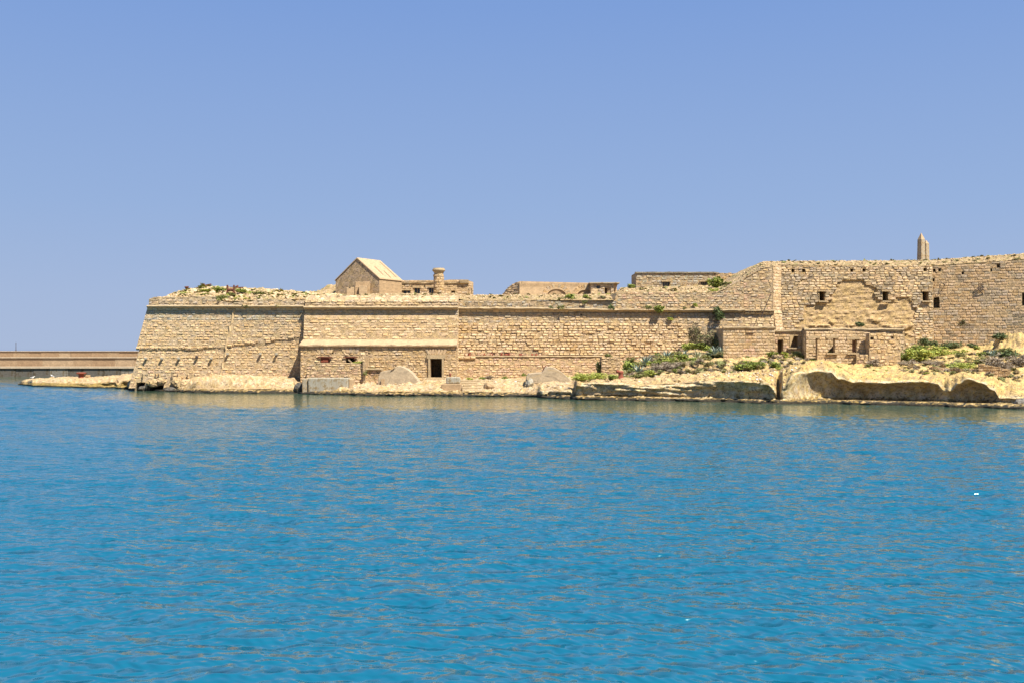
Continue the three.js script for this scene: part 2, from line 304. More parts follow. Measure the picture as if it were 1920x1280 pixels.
  const g2 = g.clone(); g.setIndex(deepI); g2.setIndex(shoalI);
  structure('sea', g, water);
  structure('shallow_water', g2, new THREE.MeshPhysicalMaterial({ color: rgb(0.05, 0.085, 0.055), roughness: 0.08, ior: 1.4, normalMap: nrm, normalScale: new THREE.Vector2(0.13, 0.13) }));
}

// ------------------------------------------------------------------ rocky shore and ground, lofted from cross sections
// column: [px, waterline py, lip py, lip setback m, cave depth m, [distance, py] x 3..4]
const SHORE = [
  [240, 731, 728, 0.6, 0.2, [131.5, 724], [133, 720], [142, 719]],
  [275, 731, 729, 0.6, 0.3, [130.5, 727], [132, 726], [142, 722]],
  [300, 733, 731.5, 0.6, 0.4, [130.2, 731], [132, 730.5], [142, 728]],
  [328, 734, 731, 0.6, 0.4, [128.6, 729], [131.5, 728], [142, 722]],
  [345, 735, 729, 0.7, 0.3, [127.6, 722], [130.5, 713], [142, 706]],
  [370, 736, 727, 0.8, 0.2, [125.5, 714], [130, 706], [142, 702]],
  [410, 736.5, 726, 1.0, 0.2, [124.5, 711], [129, 704], [142, 702]],
  [460, 737, 727, 0.9, 0.2, [124.5, 713], [128.5, 705], [142, 702]],
  [550, 737, 726, 0.8, 0.3, [124.5, 716], [127.5, 708], [142, 705]],
  [558, 737, 733, 0.6, 0.5, [124.5, 728], [127.5, 716], [142, 708]],
  [568, 738, 735, 0.5, 0.3, [122, 733], [125.5, 724], [142, 714]],
  [600, 739, 735, 0.5, 0.2, [122, 731], [125.5, 719], [142, 714]],
  [655, 740, 734, 0.6, 0.2, [120, 729], [124.5, 720], [142, 715]],
  [665, 741, 733, 0.7, 0.3, [119, 727], [124, 719], [142, 715]],
  [720, 742, 733, 0.7, 0.5, [118, 726], [123, 720], [142, 714]],
  [770, 742, 733, 0.7, 0.5, [118, 725], [123, 717], [142, 712]],
  [782, 742, 738, 0.6, 0.2, [118.5, 730], [123, 716], [142, 711]],
  [805, 742, 737, 0.6, 0.2, [118.5, 727], [123, 714], [142, 709]],
  [818, 742, 734, 0.7, 0.4, [118, 726], [123, 713], [142, 709]],
  [860, 742.5, 734, 0.7, 0.5, [117.5, 731], [122.5, 713], [142, 708]],
  [925, 743, 734, 0.7, 0.5, [116.5, 728], [122, 712], [142, 707]],
  [975, 743, 736, 0.7, 0.3, [116, 727], [121.5, 713], [142, 706]],
  [1005, 744, 733, 0.7, 0.4, [114.5, 725], [119.5, 714], [142, 704]],
  [1018, 746, 732, 0.4, 0.3, [112, 725], [118, 714], [142, 703]],
  [1070, 748, 732, 0.4, 0.3, [109.6, 726], [117, 713], [142, 701]],
  [1076, 748.5, 742, 0.6, 0.5, [109, 728], [116, 712], [142, 700]],
  [1082, 749, 719, 0.4, 0.7, [108.8, 713], [115, 710], [142, 700]],
  [1120, 749.5, 717, 0.4, 0.8, [108.5, 712], [114.5, 707], [138, 695]],
  [1160, 750, 718, 0.4, 0.8, [107.5, 711], [112, 704], [114, 702], [136, 688]],
  [1200, 751, 723, 0.7, 0.7, [107, 711], [111, 703], [113, 699], [136, 672]],
  [1255, 751.5, 718, 0.9, 0.6, [106.5, 707], [110.5, 700], [112, 694], [135, 662]],
  [1272, 751.7, 717, 1.0, 0.6, [106.4, 706], [110.8, 698.5], [111.5, 690], [134, 659]],
  [1284, 751.8, 716, 1.0, 0.6, [106.2, 705], [111.2, 697.5], [111.4, 684], [134, 658]],
  [1300, 752, 715, 1.1, 0.5, [106, 704], [111.2, 697], [111.4, 683.5], [134, 655]],
  [1313, 752.5, 714, 0.4, 0.8, [105, 703], [110.8, 696.5], [111, 683], [132, 656]],
  [1328, 752.8, 713.5, 0.3, 0.9, [104.6, 703], [110.8, 694], [111.6, 686], [130, 659]],
  [1345, 753, 713, 0.3, 1.0, [104.3, 702], [110.8, 694], [111, 682.5], [128, 663]],
  [1368, 753.7, 713, 0.3, 1.0, [104, 702], [110.5, 693], [110.9, 682.5], [124, 669]],
  [1380, 754, 713, 0.3, 1.0, [103.6, 701], [109.5, 690], [111, 684], [124, 669]],
  [1400, 755, 714, 0.3, 1.0, [103, 701], [108, 689], [110, 684], [123, 669]],
  [1440, 756, 718, 0.4, 1.3, [102, 701], [107.5, 687], [109.5, 682], [123, 668]],
  [1452, 757, 727, 0.5, 0.7, [101.5, 702], [108, 683], [123, 668]],
  [1460, 757, 746, 2.6, 2.2, [102, 712], [108, 683], [123, 668]],
  [1468, 757, 724, 0.6, 0.6, [100.5, 697], [108, 681], [123, 669]],
  [1490, 757, 700, 0.5, 0.7, [100, 690], [107.5, 679], [123, 672]],
  [1506, 757, 696, 0.4, 1.4, [99.5, 685], [107, 677], [123, 675]],
  [1530, 757, 693, 0.3, 1.9, [99.5, 680], [106.5, 677], [123, 677]],
  [1556, 757, 693, 0.6, 1.7, [99.6, 678], [106.5, 680], [123, 679]],
  [1574, 757, 707, 0.3, 2.3, [99.6, 694], [107, 689], [123, 680]],
  [1600, 758, 713, 0.3, 2.4, [99.5, 702], [108, 694], [123, 680]],
  [1660, 759, 714, 0.3, 2.4, [99, 704], [108, 695], [123, 679]],
  [1740, 761, 713, 0.3, 2.4, [97, 704], [106, 692], [122, 672], [138, 648]],
  [1757, 761.5, 716, 0.4, 1.6, [96.6, 706], [106, 693], [121, 670], [138, 646]],
  [1770, 762, 724, 0.8, 0.5, [96, 708], [106, 694], [121, 669], [138, 646]],
  [1782, 763, 730, 0.6, 1.4, [95.5, 709], [105.5, 695], [120, 668], [138, 648]],
  [1798, 763.5, 716, 0.3, 2.1, [95.2, 706], [105.5, 695], [120, 668], [137, 650]],
  [1816, 764, 707, 0.3, 2.4, [95, 701], [105.5, 696], [120, 667], [137, 650]],
  [1840, 764, 714, 0.3, 2.3, [94.6, 705], [105, 697], [119.5, 667], [136, 648]],
  [1864, 765, 727, 0.4, 1.8, [94, 710], [105, 698], [119, 666], [134, 640]],
  [1876, 765.5, 742, 0.6, 0.5, [93.4, 720], [104.5, 699], [118, 665], [128, 628]],
  [1920, 767, 744, 0.7, 0.4, [92.5, 724], [104, 701], [117, 662], [124, 622]],
  [1990, 769, 745, 0.7, 0.4, [91, 726], [103, 703], [116, 660], [122, 618]],
  [2400, 780, 750, 0.7, 0.4, [85, 730], [100, 706], [112, 660], [118, 622]],
];
const SPIT = [
  [33, 721, 720.4, 0.5, 0, [157, 719.5], [160, 719], [163, 721]],
  [48, 722, 718, 0.5, 0.1, [152, 714], [157, 711.5], [164, 716]],
  [62, 724, 717, 0.6, 0.1, [149, 712], [156, 709.5], [166, 714]],
  [120, 726, 718, 0.8, 0.2, [146, 711], [154, 707], [166, 713]],
  [175, 727, 717, 0.8, 0.2, [144, 711], [152, 706], [166, 712]],
  [214, 727.5, 714, 0.6, 0.3, [143, 709], [150, 704], [166, 710]],
  [221, 728, 720, 0.5, 0.4, [143, 713], [150, 703], [166, 709]],
  [232, 728, 712, 0.5, 0.3, [142, 706], [148, 701], [166, 706]],
  [262, 728, 713, 0.5, 0.3, [141, 703], [147, 699], [166, 705]],
  [300, 728, 713, 0.5, 0.3, [141, 703], [147, 699], [166, 705]],
];
const SHELF = (px) => 2.3 * smooth(1474, 1535, px);
function column(cols, px) {
  let i = 1; while (i < cols.length - 1 && px > cols[i][0]) i++;
  const a = cols[i - 1], b = cols[i], t = smooth(0, 1, (px - a[0]) / (b[0] - a[0]));
  const pts = (c) => { const dw = shoreDist(c[1]), dl = dw + c[3] + 0.15 + SHELF(c[0]), q = [[dl, yAt(c[2], dl)]]; for (let k = 5; k < c.length; k++) { const d = Math.max(c[k][0], q[q.length - 1][0] + 0.5); q.push([d, yAt(c[k][1], d)]); } while (q.length < 5) { const e = q[q.length - 1]; q.push([e[0] + 10, e[1]]); } return q; };
  const A = pts(a), B = pts(b);
  return { dw: mix(shoreDist(a[1]), shoreDist(b[1]), t), set: mix(a[3], b[3], t), cave: mix(a[4], b[4], t), top: A.map((p, k) => [mix(p[0], B[k][0], t), mix(p[1], B[k][1], t)]) };
}
const groundY = (px, d) => curve(column(SHORE, px).top, d);
function groundHit(px, py) { const c = column(SHORE, px).top; for (let d = c[0][0]; d < 150; d += 0.1) if (yAt(py, d) <= curve(c, d)) return d; return 125; }
function loft(name, cols, x0, x1, step, colour, rough = 1) {
  const nx = Math.round((x1 - x0) / step), FR = 40, TR = 64, rows = FR + TR + 1, pos = new Float32Array((nx + 1) * rows * 3), uv = new Float32Array((nx + 1) * rows * 2), col = new Float32Array((nx + 1) * rows * 3), idx = [];
  for (let i = 0; i <= nx; i++) {
    const px = x0 + i * step, k = (px - 960) / FOCAL, c = column(cols, px), X = k * c.dw, lipY = c.top[0][1];
    const j1 = 0.5 * fbm(X * 0.9, 3.1, 0, 4), j2 = 0.6 * fbm(X * 0.35, 8.2, 1, 3);
    const sh = SHELF(px), cv = Math.max(0, mix(0.42, 0.52, smooth(1440, 1500, px)) * c.cave * (1 + j2)) + sh, st = c.set + 0.35 * j1 + sh;
    const prof = [[-2.5, -1.4], [-0.12 + 0.5 * j1, -0.06], [0.02 + 0.5 * j1, 0.2 + 0.15 * j2], [0.4 + 0.3 * j1, 0.33 + 0.12 * j2], [0.5 + cv, 0.46], [0.5 + cv * 1.02, mix(0.46, lipY, 0.36)], [0.36 + sh + (cv - sh) * 0.7, mix(0.46, lipY, 0.72)], [st + 0.02, lipY - 0.16], [st + 0.2, lipY]].map(([s, y]) => V3(s, y, 0));
    if (c.cave < 0.5 && lipY < 0.8) { prof[3].y = mix(0.2, lipY, 0.4); for (let m = 4; m < 8; m++) prof[m].set(mix(0.1, st, (m - 3) / 5), mix(0.2, lipY, (m - 2.5) / 5.5), 0); }
    const sp = new THREE.CatmullRomCurve3(prof, false, 'centripetal');
    let len = 0, last = null;
    for (let r = 0; r < rows; r++) {
      let d, y, f = r <= FR;
      if (f) { const p = sp.getPoint(r / FR); d = c.dw + p.x; y = p.y; }
      else { const t = ((r - FR) / TR) ** 1.25, a = c.top[0][0] + 0.05, b = c.top[c.top.length - 1][0]; d = mix(a, b, t); y = curve(c.top, d); }
      const wx = k * d, edge = f ? smooth(0, 5, r) : 1, amp = rough * (f ? 0.40 : 0.42);
      const n1 = fbm(wx * 0.75, y * 1.3, d * 0.75, 5), n2 = fbm(wx * 2.6 + 40, y * 3.4, d * 2.6, 4), bed = noise(wx * 0.22, y * 4.2 + wx * 0.12, d * 0.2);
      if (f) { const sm = mix(1, 0.3, smooth(1440, 1500, px)); d += edge * sm * (amp * 1.5 * n1 + 0.16 * n2 - (px > 1080 && px < 1330 ? 0.34 : 0.22) * (Math.round(bed * 4) / 4 * 0.6 + bed * 0.4)); y += edge * 0.14 * n1; }
      else { const fl = smooth(0, 4, r - FR), crk = 1 - Math.min(1, Math.abs(noise(wx * 0.42 + 0.3 * n1, d * 0.36, 8)) * 9), pit = Math.max(0, noise(wx * 2.1, d * 2.1, 14) - 0.3); y -= rough * (0.22 * crk * crk + 0.5 * pit) * fl; y += (amp * n1 * 1.2 + 0.16 * n2 * rough + 0.1 * Math.round(n1 * 5) / 5) * mix(0.5, 1, fl); }
      const q = i * rows + r; pos.set([k * d, y, -d], q * 3);
      if (last) len += Math.hypot(d - last[0], y - last[1]); last = [d, y]; uv.set([wx * 0.5, len * 0.5], q * 2);
      col.set(colour(px, d, y, f, n1, n2, wx), q * 3);
    }
  }
  for (let i = 0; i < nx; i++) for (let r = 0; r < rows - 1; r++) { const a = i * rows + r, b = a + rows; idx.push(a, b, b + 1, a, b + 1, a + 1); }
  const g = new THREE.BufferGeometry(); g.setAttribute('position', new THREE.BufferAttribute(pos, 3)); g.setAttribute('uv', new THREE.BufferAttribute(uv, 2)); g.setAttribute('color', new THREE.BufferAttribute(col, 3)); g.setIndex(idx); g.computeVertexNormals();
  return structure(name, g, M.rock);
}
const mixC = (a, b, t) => [mix(a[0], b[0], t), mix(a[1], b[1], t), mix(a[2], b[2], t)];
function shoreColour(px, d, y, front, n1, n2, wx) {
  const yellow = smooth(1150, 1560, px);
  let c = mixC([0.57, 0.425, 0.235], [0.70, 0.52, 0.21], yellow);
  if (fbm(wx * 0.25, d * 0.25, y, 3) > 0.1) c = mixC(c, [0.53, 0.37, 0.15], 0.55);
  if (n1 + n2 * 0.6 < -0.12) c = mixC(c, [0.42, 0.30, 0.16], 0.7);
  if (!front && noise(wx * 2.1, d * 2.1, 14) > 0.32) c = mixC(c, [0.38, 0.28, 0.15], 0.6);
  if (front && px > 1010 && n2 > -0.12) c = mixC(c, [0.67, 0.57, 0.38], n2 > 0.06 ? 0.95 : 0.75);
  if (!front && px < 1070 && n2 > 0.05) c = mixC(c, [0.66, 0.53, 0.36], 0.8);
  const weed = 0.42 + 0.7 * n2 + 0.3 * n1, slime = 0.27 + 0.5 * n2; // growth at the waterline, ragged edge
  if (y < slime + 0.02) c = [0.035, 0.03, 0.018]; else if (y < weed) c = [0.27, 0.19, 0.065];
  return c;
}
loft('rocky_shore', SHORE, 240, 2300, 1.8, shoreColour);
loft('rock_spit', SPIT, 33, 290, 1.8, (px, d, y, f, n1, n2, wx) => { const c = shoreColour(px, d, y, f, n1, n2, wx); return y < 0.7 + n2 && y > 0.2 && f ? [0.36, 0.26, 0.08] : c; }, 0.8);

// earth and rubble on top of the works
const TERRACE = [
  [262, [133, 562], [140, 562], [150, 563], [180, 566]],
  [312, [133, 562], [139, 559], [150, 560], [180, 566]],
  [325, [133, 559], [139, 551], [150, 552], [180, 560]],
  [360, [133, 557], [139, 544], [150, 543], [180, 556]],
  [385, [133, 557], [140, 539], [150, 538], [180, 552]],
  [430, [133, 566], [141, 545], [150, 539], [180, 552]],
  [500, [133, 562], [141, 547], [150, 542], [180, 552]],
  [570, [133, 562], [141, 552], [150, 548], [180, 552]],
  [600, [133, 559], [149, 550], [156, 546], [180, 550]],
  [614, [133, 559], [150, 551], [157, 534], [180, 545]],
  [640, [133, 559], [150, 551], [157, 532], [180, 545]],
  [660, [133, 559], [150, 552], [157, 548], [180, 550]],
  [680, [133, 559], [142, 552], [153, 551], [180, 551]],
  [855, [133, 559], [141, 551], [152, 550], [180, 550]],
  [870, [134, 563], [141, 554], [152, 554], [180, 555]],
  [1150, [135, 563], [142, 553], [152, 553], [180, 553]],
  [1164, [136, 549], [143, 542], [152, 540], [180, 540]],
  [1345, [137, 549], [144, 540], [152, 535], [180, 530]],
  [1385, [137, 529], [143, 521], [152, 510], [180, 512]],
  [1432, [137, 503], [142, 493], [152, 490], [180, 492]],
  [1466, [139, 497], [143, 491], [152, 491], [180, 494]],
  [1745, [139.8, 499], [144, 489], [152, 489], [180, 493]],
  [1920, [136.2, 487], [140, 477], [148, 476], [180, 484]],
  [2000, [134.6, 481], [138, 470], [148, 470], [180, 480]],
];
const terraceTop = (px) => { let i = 1; while (i < TERRACE.length - 1 && px > TERRACE[i][0]) i++; const a = TERRACE[i - 1], b = TERRACE[i], t = clamp((px - a[0]) / (b[0] - a[0])); return [1, 2, 3, 4].map((k) => [mix(a[k][0], b[k][0], t), mix(yAt(a[k][1], a[k][0]), yAt(b[k][1], b[k][0]), t)]); };
const terraceY = (px, d) => curve(terraceTop(px), d);
{
  const x0 = 286, x1 = 2000, step = 2.4, nx = Math.round((x1 - x0) / step), R = 44, rows = R + 1, pos = [], uv = [], col = [], idx = [];
  for (let i = 0; i <= nx; i++) for (let r = 0; r <= R; r++) {
    const px = x0 + i * step, c = terraceTop(px), t = (r / R) ** 1.6, d = mix(c[0][0] - 0.35, c[3][0], t), wx = (px - 960) / FOCAL * d, n1 = fbm(wx * 0.8, d * 0.8, 2, 5), n2 = fbm(wx * 3, d * 3, 6, 3);
    const mound = px < 640 ? 1 : 0.45;
    pos.push(wx, curve(c, d) + (0.55 * n1 + 0.3 * n2) * mound * smooth(0, 3, r + 1) - (i === 0 || i === nx || r === R ? 4 : 0), -d); uv.push(wx * 0.5, d * 0.5);
    let k = [0.47, 0.345, 0.185]; if (n2 > 0.1) k = [0.55, 0.42, 0.245]; if (n1 < -0.1) k = [0.36, 0.26, 0.13]; if (n1 > 0.12 && n2 < 0.03) k = [0.27, 0.24, 0.09];
    col.push(...k);
  }
  for (let i = 0; i < nx; i++) for (let r = 0; r < R; r++) { const a = i * rows + r, b = a + rows; idx.push(a, b, b + 1, a, b + 1, a + 1); }
  const g = new THREE.BufferGeometry(); g.setAttribute('position', new THREE.Float32BufferAttribute(pos, 3)); g.setAttribute('uv', new THREE.Float32BufferAttribute(uv, 2)); g.setAttribute('color', new THREE.Float32BufferAttribute(col, 3)); g.setIndex(idx); g.computeVertexNormals();
  structure('rampart_ground', g, M.rock);
}

// ------------------------------------------------------------------ the fort walls
const pick = (...a) => a[Math.floor(rnd() * a.length)];
const patchy = (u, v, s) => fbm(u * 0.32, v * 0.45, s, 3);

// battered bastion face at the point
{
  const g = thing('bastion_wall', 'battered bastion wall with a long dark crack, at the seaward tip of the fort', 'fort wall');
  const vc = yAt(575, 132), seam = [[0, 655], [0.34, 655.5], [0.5, 651], [0.75, 642], [1, 632]].map(([t, py]) => [t, yAt(py, 130.8)]);
  const Lw = at(568, 660, 132).x - at(268, 660, 132).x, xAt = (px, py, d) => at(px, py, d).x - at(268, 660, 132).x;
  const seamV = (u) => curve(seam, u / Lw) + 0.06 * noise(u * 1.7, 2), crack = (v) => curve([[yAt(705, 131), xAt(413, 705, 131)], [yAt(660, 131), xAt(418, 660, 131)], [yAt(600, 131), xAt(425, 600, 131)], [yAt(574, 132), xAt(431, 574, 132)]], v) + 0.18 * noise(v * 1.9, 5.5);
  const off = (u, v) => {
    if (v > vc) return -0.35 - 0.1 * (v - vc);
    let f = mix(0.2, 0.05, u / Lw) * (vc - v);
    if (v < seamV(u)) f -= 0.17;
    return f;
  };
  const f = makeWall(g, {
    L: [276, 132], R: [570, 132], bottom: 727, thick: 6, ref: 0.6,
    top: [[276, 560], [282, 556], [335, 556.5], [398, 555], [402, 562], [420, 566], [436, 568], [452, 563], [470, 565], [478, 561], [539, 560.5], [542, 565], [560, 562], [570, 562]],
    off, lean: (v) => v > vc ? 0 : 0.205 * (vc - v) - (v < seam[0][1] ? 0.4 : 0), vLines: [vc, vc + 0.02, seam[0][1] - 0.02],
    holes: [[284, 716, 299, 735, 3.5], [303, 713, 331, 736, 5]],
    course: 0.37, width: [0.5, 0.95], rough: 0.055, gap: 0.05, missing: 0.02, coreMat: M.coreGrey, ragged: 0.12,
    skip: (u, v) => Math.abs(u - crack(v)) < 0.22 + 0.1 * noise(v * 2.3, 1) && v < vc + 0.1,
    tint: (u, v) => { const p = patchy(u, v, 4); if (v > vc) return pick(3, 7, 0, 4); if (v > vc - 1.75) return p > 0.1 ? pick(8, 7, 4) : pick(8, 8, 7, 3); if (v < yAt(696, 131) && rnd() < 0.35) return pick(6, 3, 4); return p > 0.08 ? pick(1, 2, 1) : p < -0.1 ? pick(3, 1, 0) : pick(0, 1, 1, 0); },
  });
  moulding(g, f, 0.1, f.L, vc, CORDON, M.cordon);
  // pale mortar run in the crack, cast beams that stick out of the foot
  { const q = new Quads(); const pts = []; for (let i = 0; i <= 26; i++) { const v = mix(yAt(704, 131), vc - 0.2, i / 26); pts.push([crack(v), v]); }
    for (let i = 0; i < 26; i++) { const [a, va] = pts[i], [b, vb] = pts[i + 1], w = 0.17, o1 = f.off(a, va), o2 = f.off(b, vb); q.quad(f.pos(a - w, va, o1 - 0.12), f.pos(a, va, o1 + 0.16), f.pos(b, vb, o2 + 0.16), f.pos(b - w, vb, o2 - 0.12)); q.quad(f.pos(a, va, o1 + 0.16), f.pos(a + w, va, o1 - 0.1), f.pos(b + w, vb, o2 - 0.1), f.pos(b, vb, o2 + 0.16)); }
    part(g, 'mortar_run', q.geo(), M.cordon); }
  for (const px of [283, 311, 341, 372, 398, 426, 484, 513]) {
    const u = f.uOf(px), v = f.vOf(px, px === 372 ? 669 : px > 400 ? 663 : 671), p = f.pos(u + 0.5, v, f.off(u, v) + 0.16);
    part(g, 'beam_stub', boxUV(new RoundedBoxGeometry(0.24, 0.26, 0.75, 1, 0.02)), px === 372 ? M.ironDark : M.concreteGrey, p);
  }
  for (const px of [281, 303, 308, 331, 341, 357, 369]) { const u = f.uOf(px), v0 = f.vOf(px, 711), v1 = f.vOf(px, 700), p = f.pos(u + 0.8, (v0 + v1) / 2, f.off(u, v0) + 0.1); part(g, 'iron_bar', new THREE.BoxGeometry(0.07, v1 - v0, 0.09), M.ironDark, p); }
  { const q = []; for (let i = 0; i < 60; i++) { const t = i / 59, u = t * f.L; const v = seamV(u) - 0.1; q.push(f.pos(u, v, f.off(u, v - 0.2) + 0.32)); } }
}

// rampart block beside it, above the casemate
{
  const g = thing('rampart_wall', 'tall coursed rampart wall standing forward above the sloping plaster ledge', 'fort wall');
  const vc = yAt(577, 131.6);
  const off = (u, v) => { if (v > vc) { const s = yAt(563, 131.6); return v > s ? -0.35 - (v - s) * 1.9 : -0.35; } const q = vc - v; return 0.17 * q + (q > 1.3 ? 0.1 : 0); };
  const hollow = (u, v) => u > 14.7 && v < yAt(623, 131.6) - 0.3 + 0.25 * noise(u * 0.9, 4) ;
  const f = makeWall(g, { L: [570.5, 131.6], R: [859, 131.6], bottom: 668, top: 553, off, vLines: [vc, vc + 0.02], thick: 5, ref: 0.3, course: 0.40, width: [0.75, 1.5], rough: 0.04, gap: 0.06, ragged: 0.1,
    proud: (u, v) => hollow(u, v) ? -0.22 : 0,
    tint: (u, v) => { const p = patchy(u, v, 9); if (v > vc) return pick(0, 1, 3, 5); if (v > vc - 1.35) return pick(3, 3, 1, 7); return p > 0.12 ? pick(1, 2) : pick(0, 0, 1, 5); } });
  moulding(g, f, 0, f.L, vc, CORDON, M.cordon);
  // quoins on the sunny return at the curtain
  for (let v = yAt(712, 131); v < vc - 0.3; v += 0.42) { const m = new THREE.Matrix4().makeRotationY(Math.PI / 2); const o = off(0, Math.max(v, yAt(650, 131))), p = f.pos(f.L + 0.04, v + 0.2, o - 0.55 + rr(-0.05, 0.05)); m.scale(V3(rr(0.75, 1), 0.37, 0.2)).setPosition(p); laySingle(g, m, pick(0, 1, 5), 'worn'); }
}

// casemate front below the ledge
{
  const g = thing('casemate_front', 'lower casemate wall with a black doorway and two rusty window openings', 'fort wall');
  const f = makeWall(g, { L: [563, 128.7], R: [856, 128.7], bottom: 722, top: 648, off: (u, v) => 0.03 * (6 - v), thick: 5, course: 0.36, width: [0.55, 0.95], rough: 0.045, gap: 0.06,
    holes: [[807, 672, 828.5, 707, 4.6], [600, 668, 618.5, 680, 2.2], [648, 668, 666, 680, 2.2], [619, 659, 625, 663, 0.7], [801, 661, 805, 664, 0.5], [690, 661, 694, 663, 0.4]],
    tint: (u, v) => { const p = patchy(u, v, 15); return p > 0.1 ? pick(2, 2, 1) : p < -0.12 ? pick(0, 5, 1) : pick(1, 1, 0, 2); } });
  // the ledge: a sloping plastered slab with a rolled lip
  moulding(g, { ...f, off: () => 0 }, -0.1, f.L + 0.05, yAt(647.5, 128.7), [[-3, -0.2], [0.2, -0.2], [0.3, -0.05], [0.26, 0.1], [0.05, 0.16], [-2.6, 0.92], [-3, 0.92]], M.plasterPale, 'ledge_roof', 0.05);
  const opening = (x0, x1, y0, y1, k) => {
    const u0 = f.uOf(x0), u1 = f.uOf(x1), v1 = f.vOf(x0, y0), uc = (u0 + u1) / 2, R0 = 0.75;
    for (let i = 0; i < k; i++) { const t = (i + 0.5) / k - 0.5, ang = -t * 1.25, m = new THREE.Matrix4().makeRotationZ(ang), p = f.pos(uc + t * (u1 - u0 + 0.9), v1 + 0.55 - Math.abs(t) * 0.12, f.off(uc, v1) + 0.05); m.scale(V3((u1 - u0 + 0.9) / k - 0.03, 0.85, 0.3)).setPosition(p); laySingle(g, m, pick(0, 1, 3)); }
  };
  opening(601, 618, 664, 679, 5); opening(648, 666, 664, 679, 5); opening(806, 829, 667, 700, 7);
  // door surround of dressed stone, window plates of rusted iron
  const dv0 = f.vOf(807, 707), dv1 = f.vOf(807, 672), du0 = f.uOf(807), du1 = f.uOf(828.5);
  const door = new THREE.Group(); door.name = 'door_surround'; g.add(door);
  part(door, 'jamb', boxUV(new THREE.BoxGeometry(0.26, dv1 - dv0, 0.3)), M.cordon, f.pos(du0 - 0.14, (dv0 + dv1) / 2, 0.12));
  part(door, 'jamb', boxUV(new THREE.BoxGeometry(0.26, dv1 - dv0, 0.3)), M.cordon, f.pos(du1 + 0.14, (dv0 + dv1) / 2, 0.12));
  part(door, 'lintel', boxUV(new THREE.BoxGeometry(du1 - du0 + 0.9, 0.5, 0.34)), M.cordon, f.pos((du0 + du1) / 2, dv1 + 0.26, 0.12));
  part(door, 'threshold', boxUV(new THREE.BoxGeometry(du1 - du0 + 0.9, 0.22, 0.9)), M.cordon, f.pos((du0 + du1) / 2, dv0 - 0.1, 0.3));
  for (const [x0, x1] of [[600, 618.5], [648, 666]]) {
    const u0 = f.uOf(x0), u1 = f.uOf(x1), v0 = f.vOf(x0, 680), v1 = f.vOf(x0, 668), fr = new THREE.Group(); fr.name = 'window_shutter'; g.add(fr);
    part(fr, 'rail', new THREE.BoxGeometry(u1 - u0 + 0.6, 0.14, 0.1), M.rust, f.pos((u0 + u1) / 2, v1 - 0.08, 0.16));
    if (x0 === 600) part(fr, 'plate', boxUV(new THREE.BoxGeometry(u1 - u0 - 0.1, 0.62, 0.05)), M.rustRed, f.pos((u0 + u1) / 2 + 0.02, v0 + 0.31, -0.25));
    else { const m = part(fr, 'plate', boxUV(new THREE.BoxGeometry(0.75, 0.16, 0.12)), M.cordon, f.pos((u0 + u1) / 2, v0 + 0.2, 0.05)); m.rotation.z = -0.7; }
    part(fr, 'rail', new THREE.BoxGeometry(0.1, v1 - v0, 0.08), M.rust, f.pos(u1 - 0.1, (v0 + v1) / 2, -0.1));
  }
}

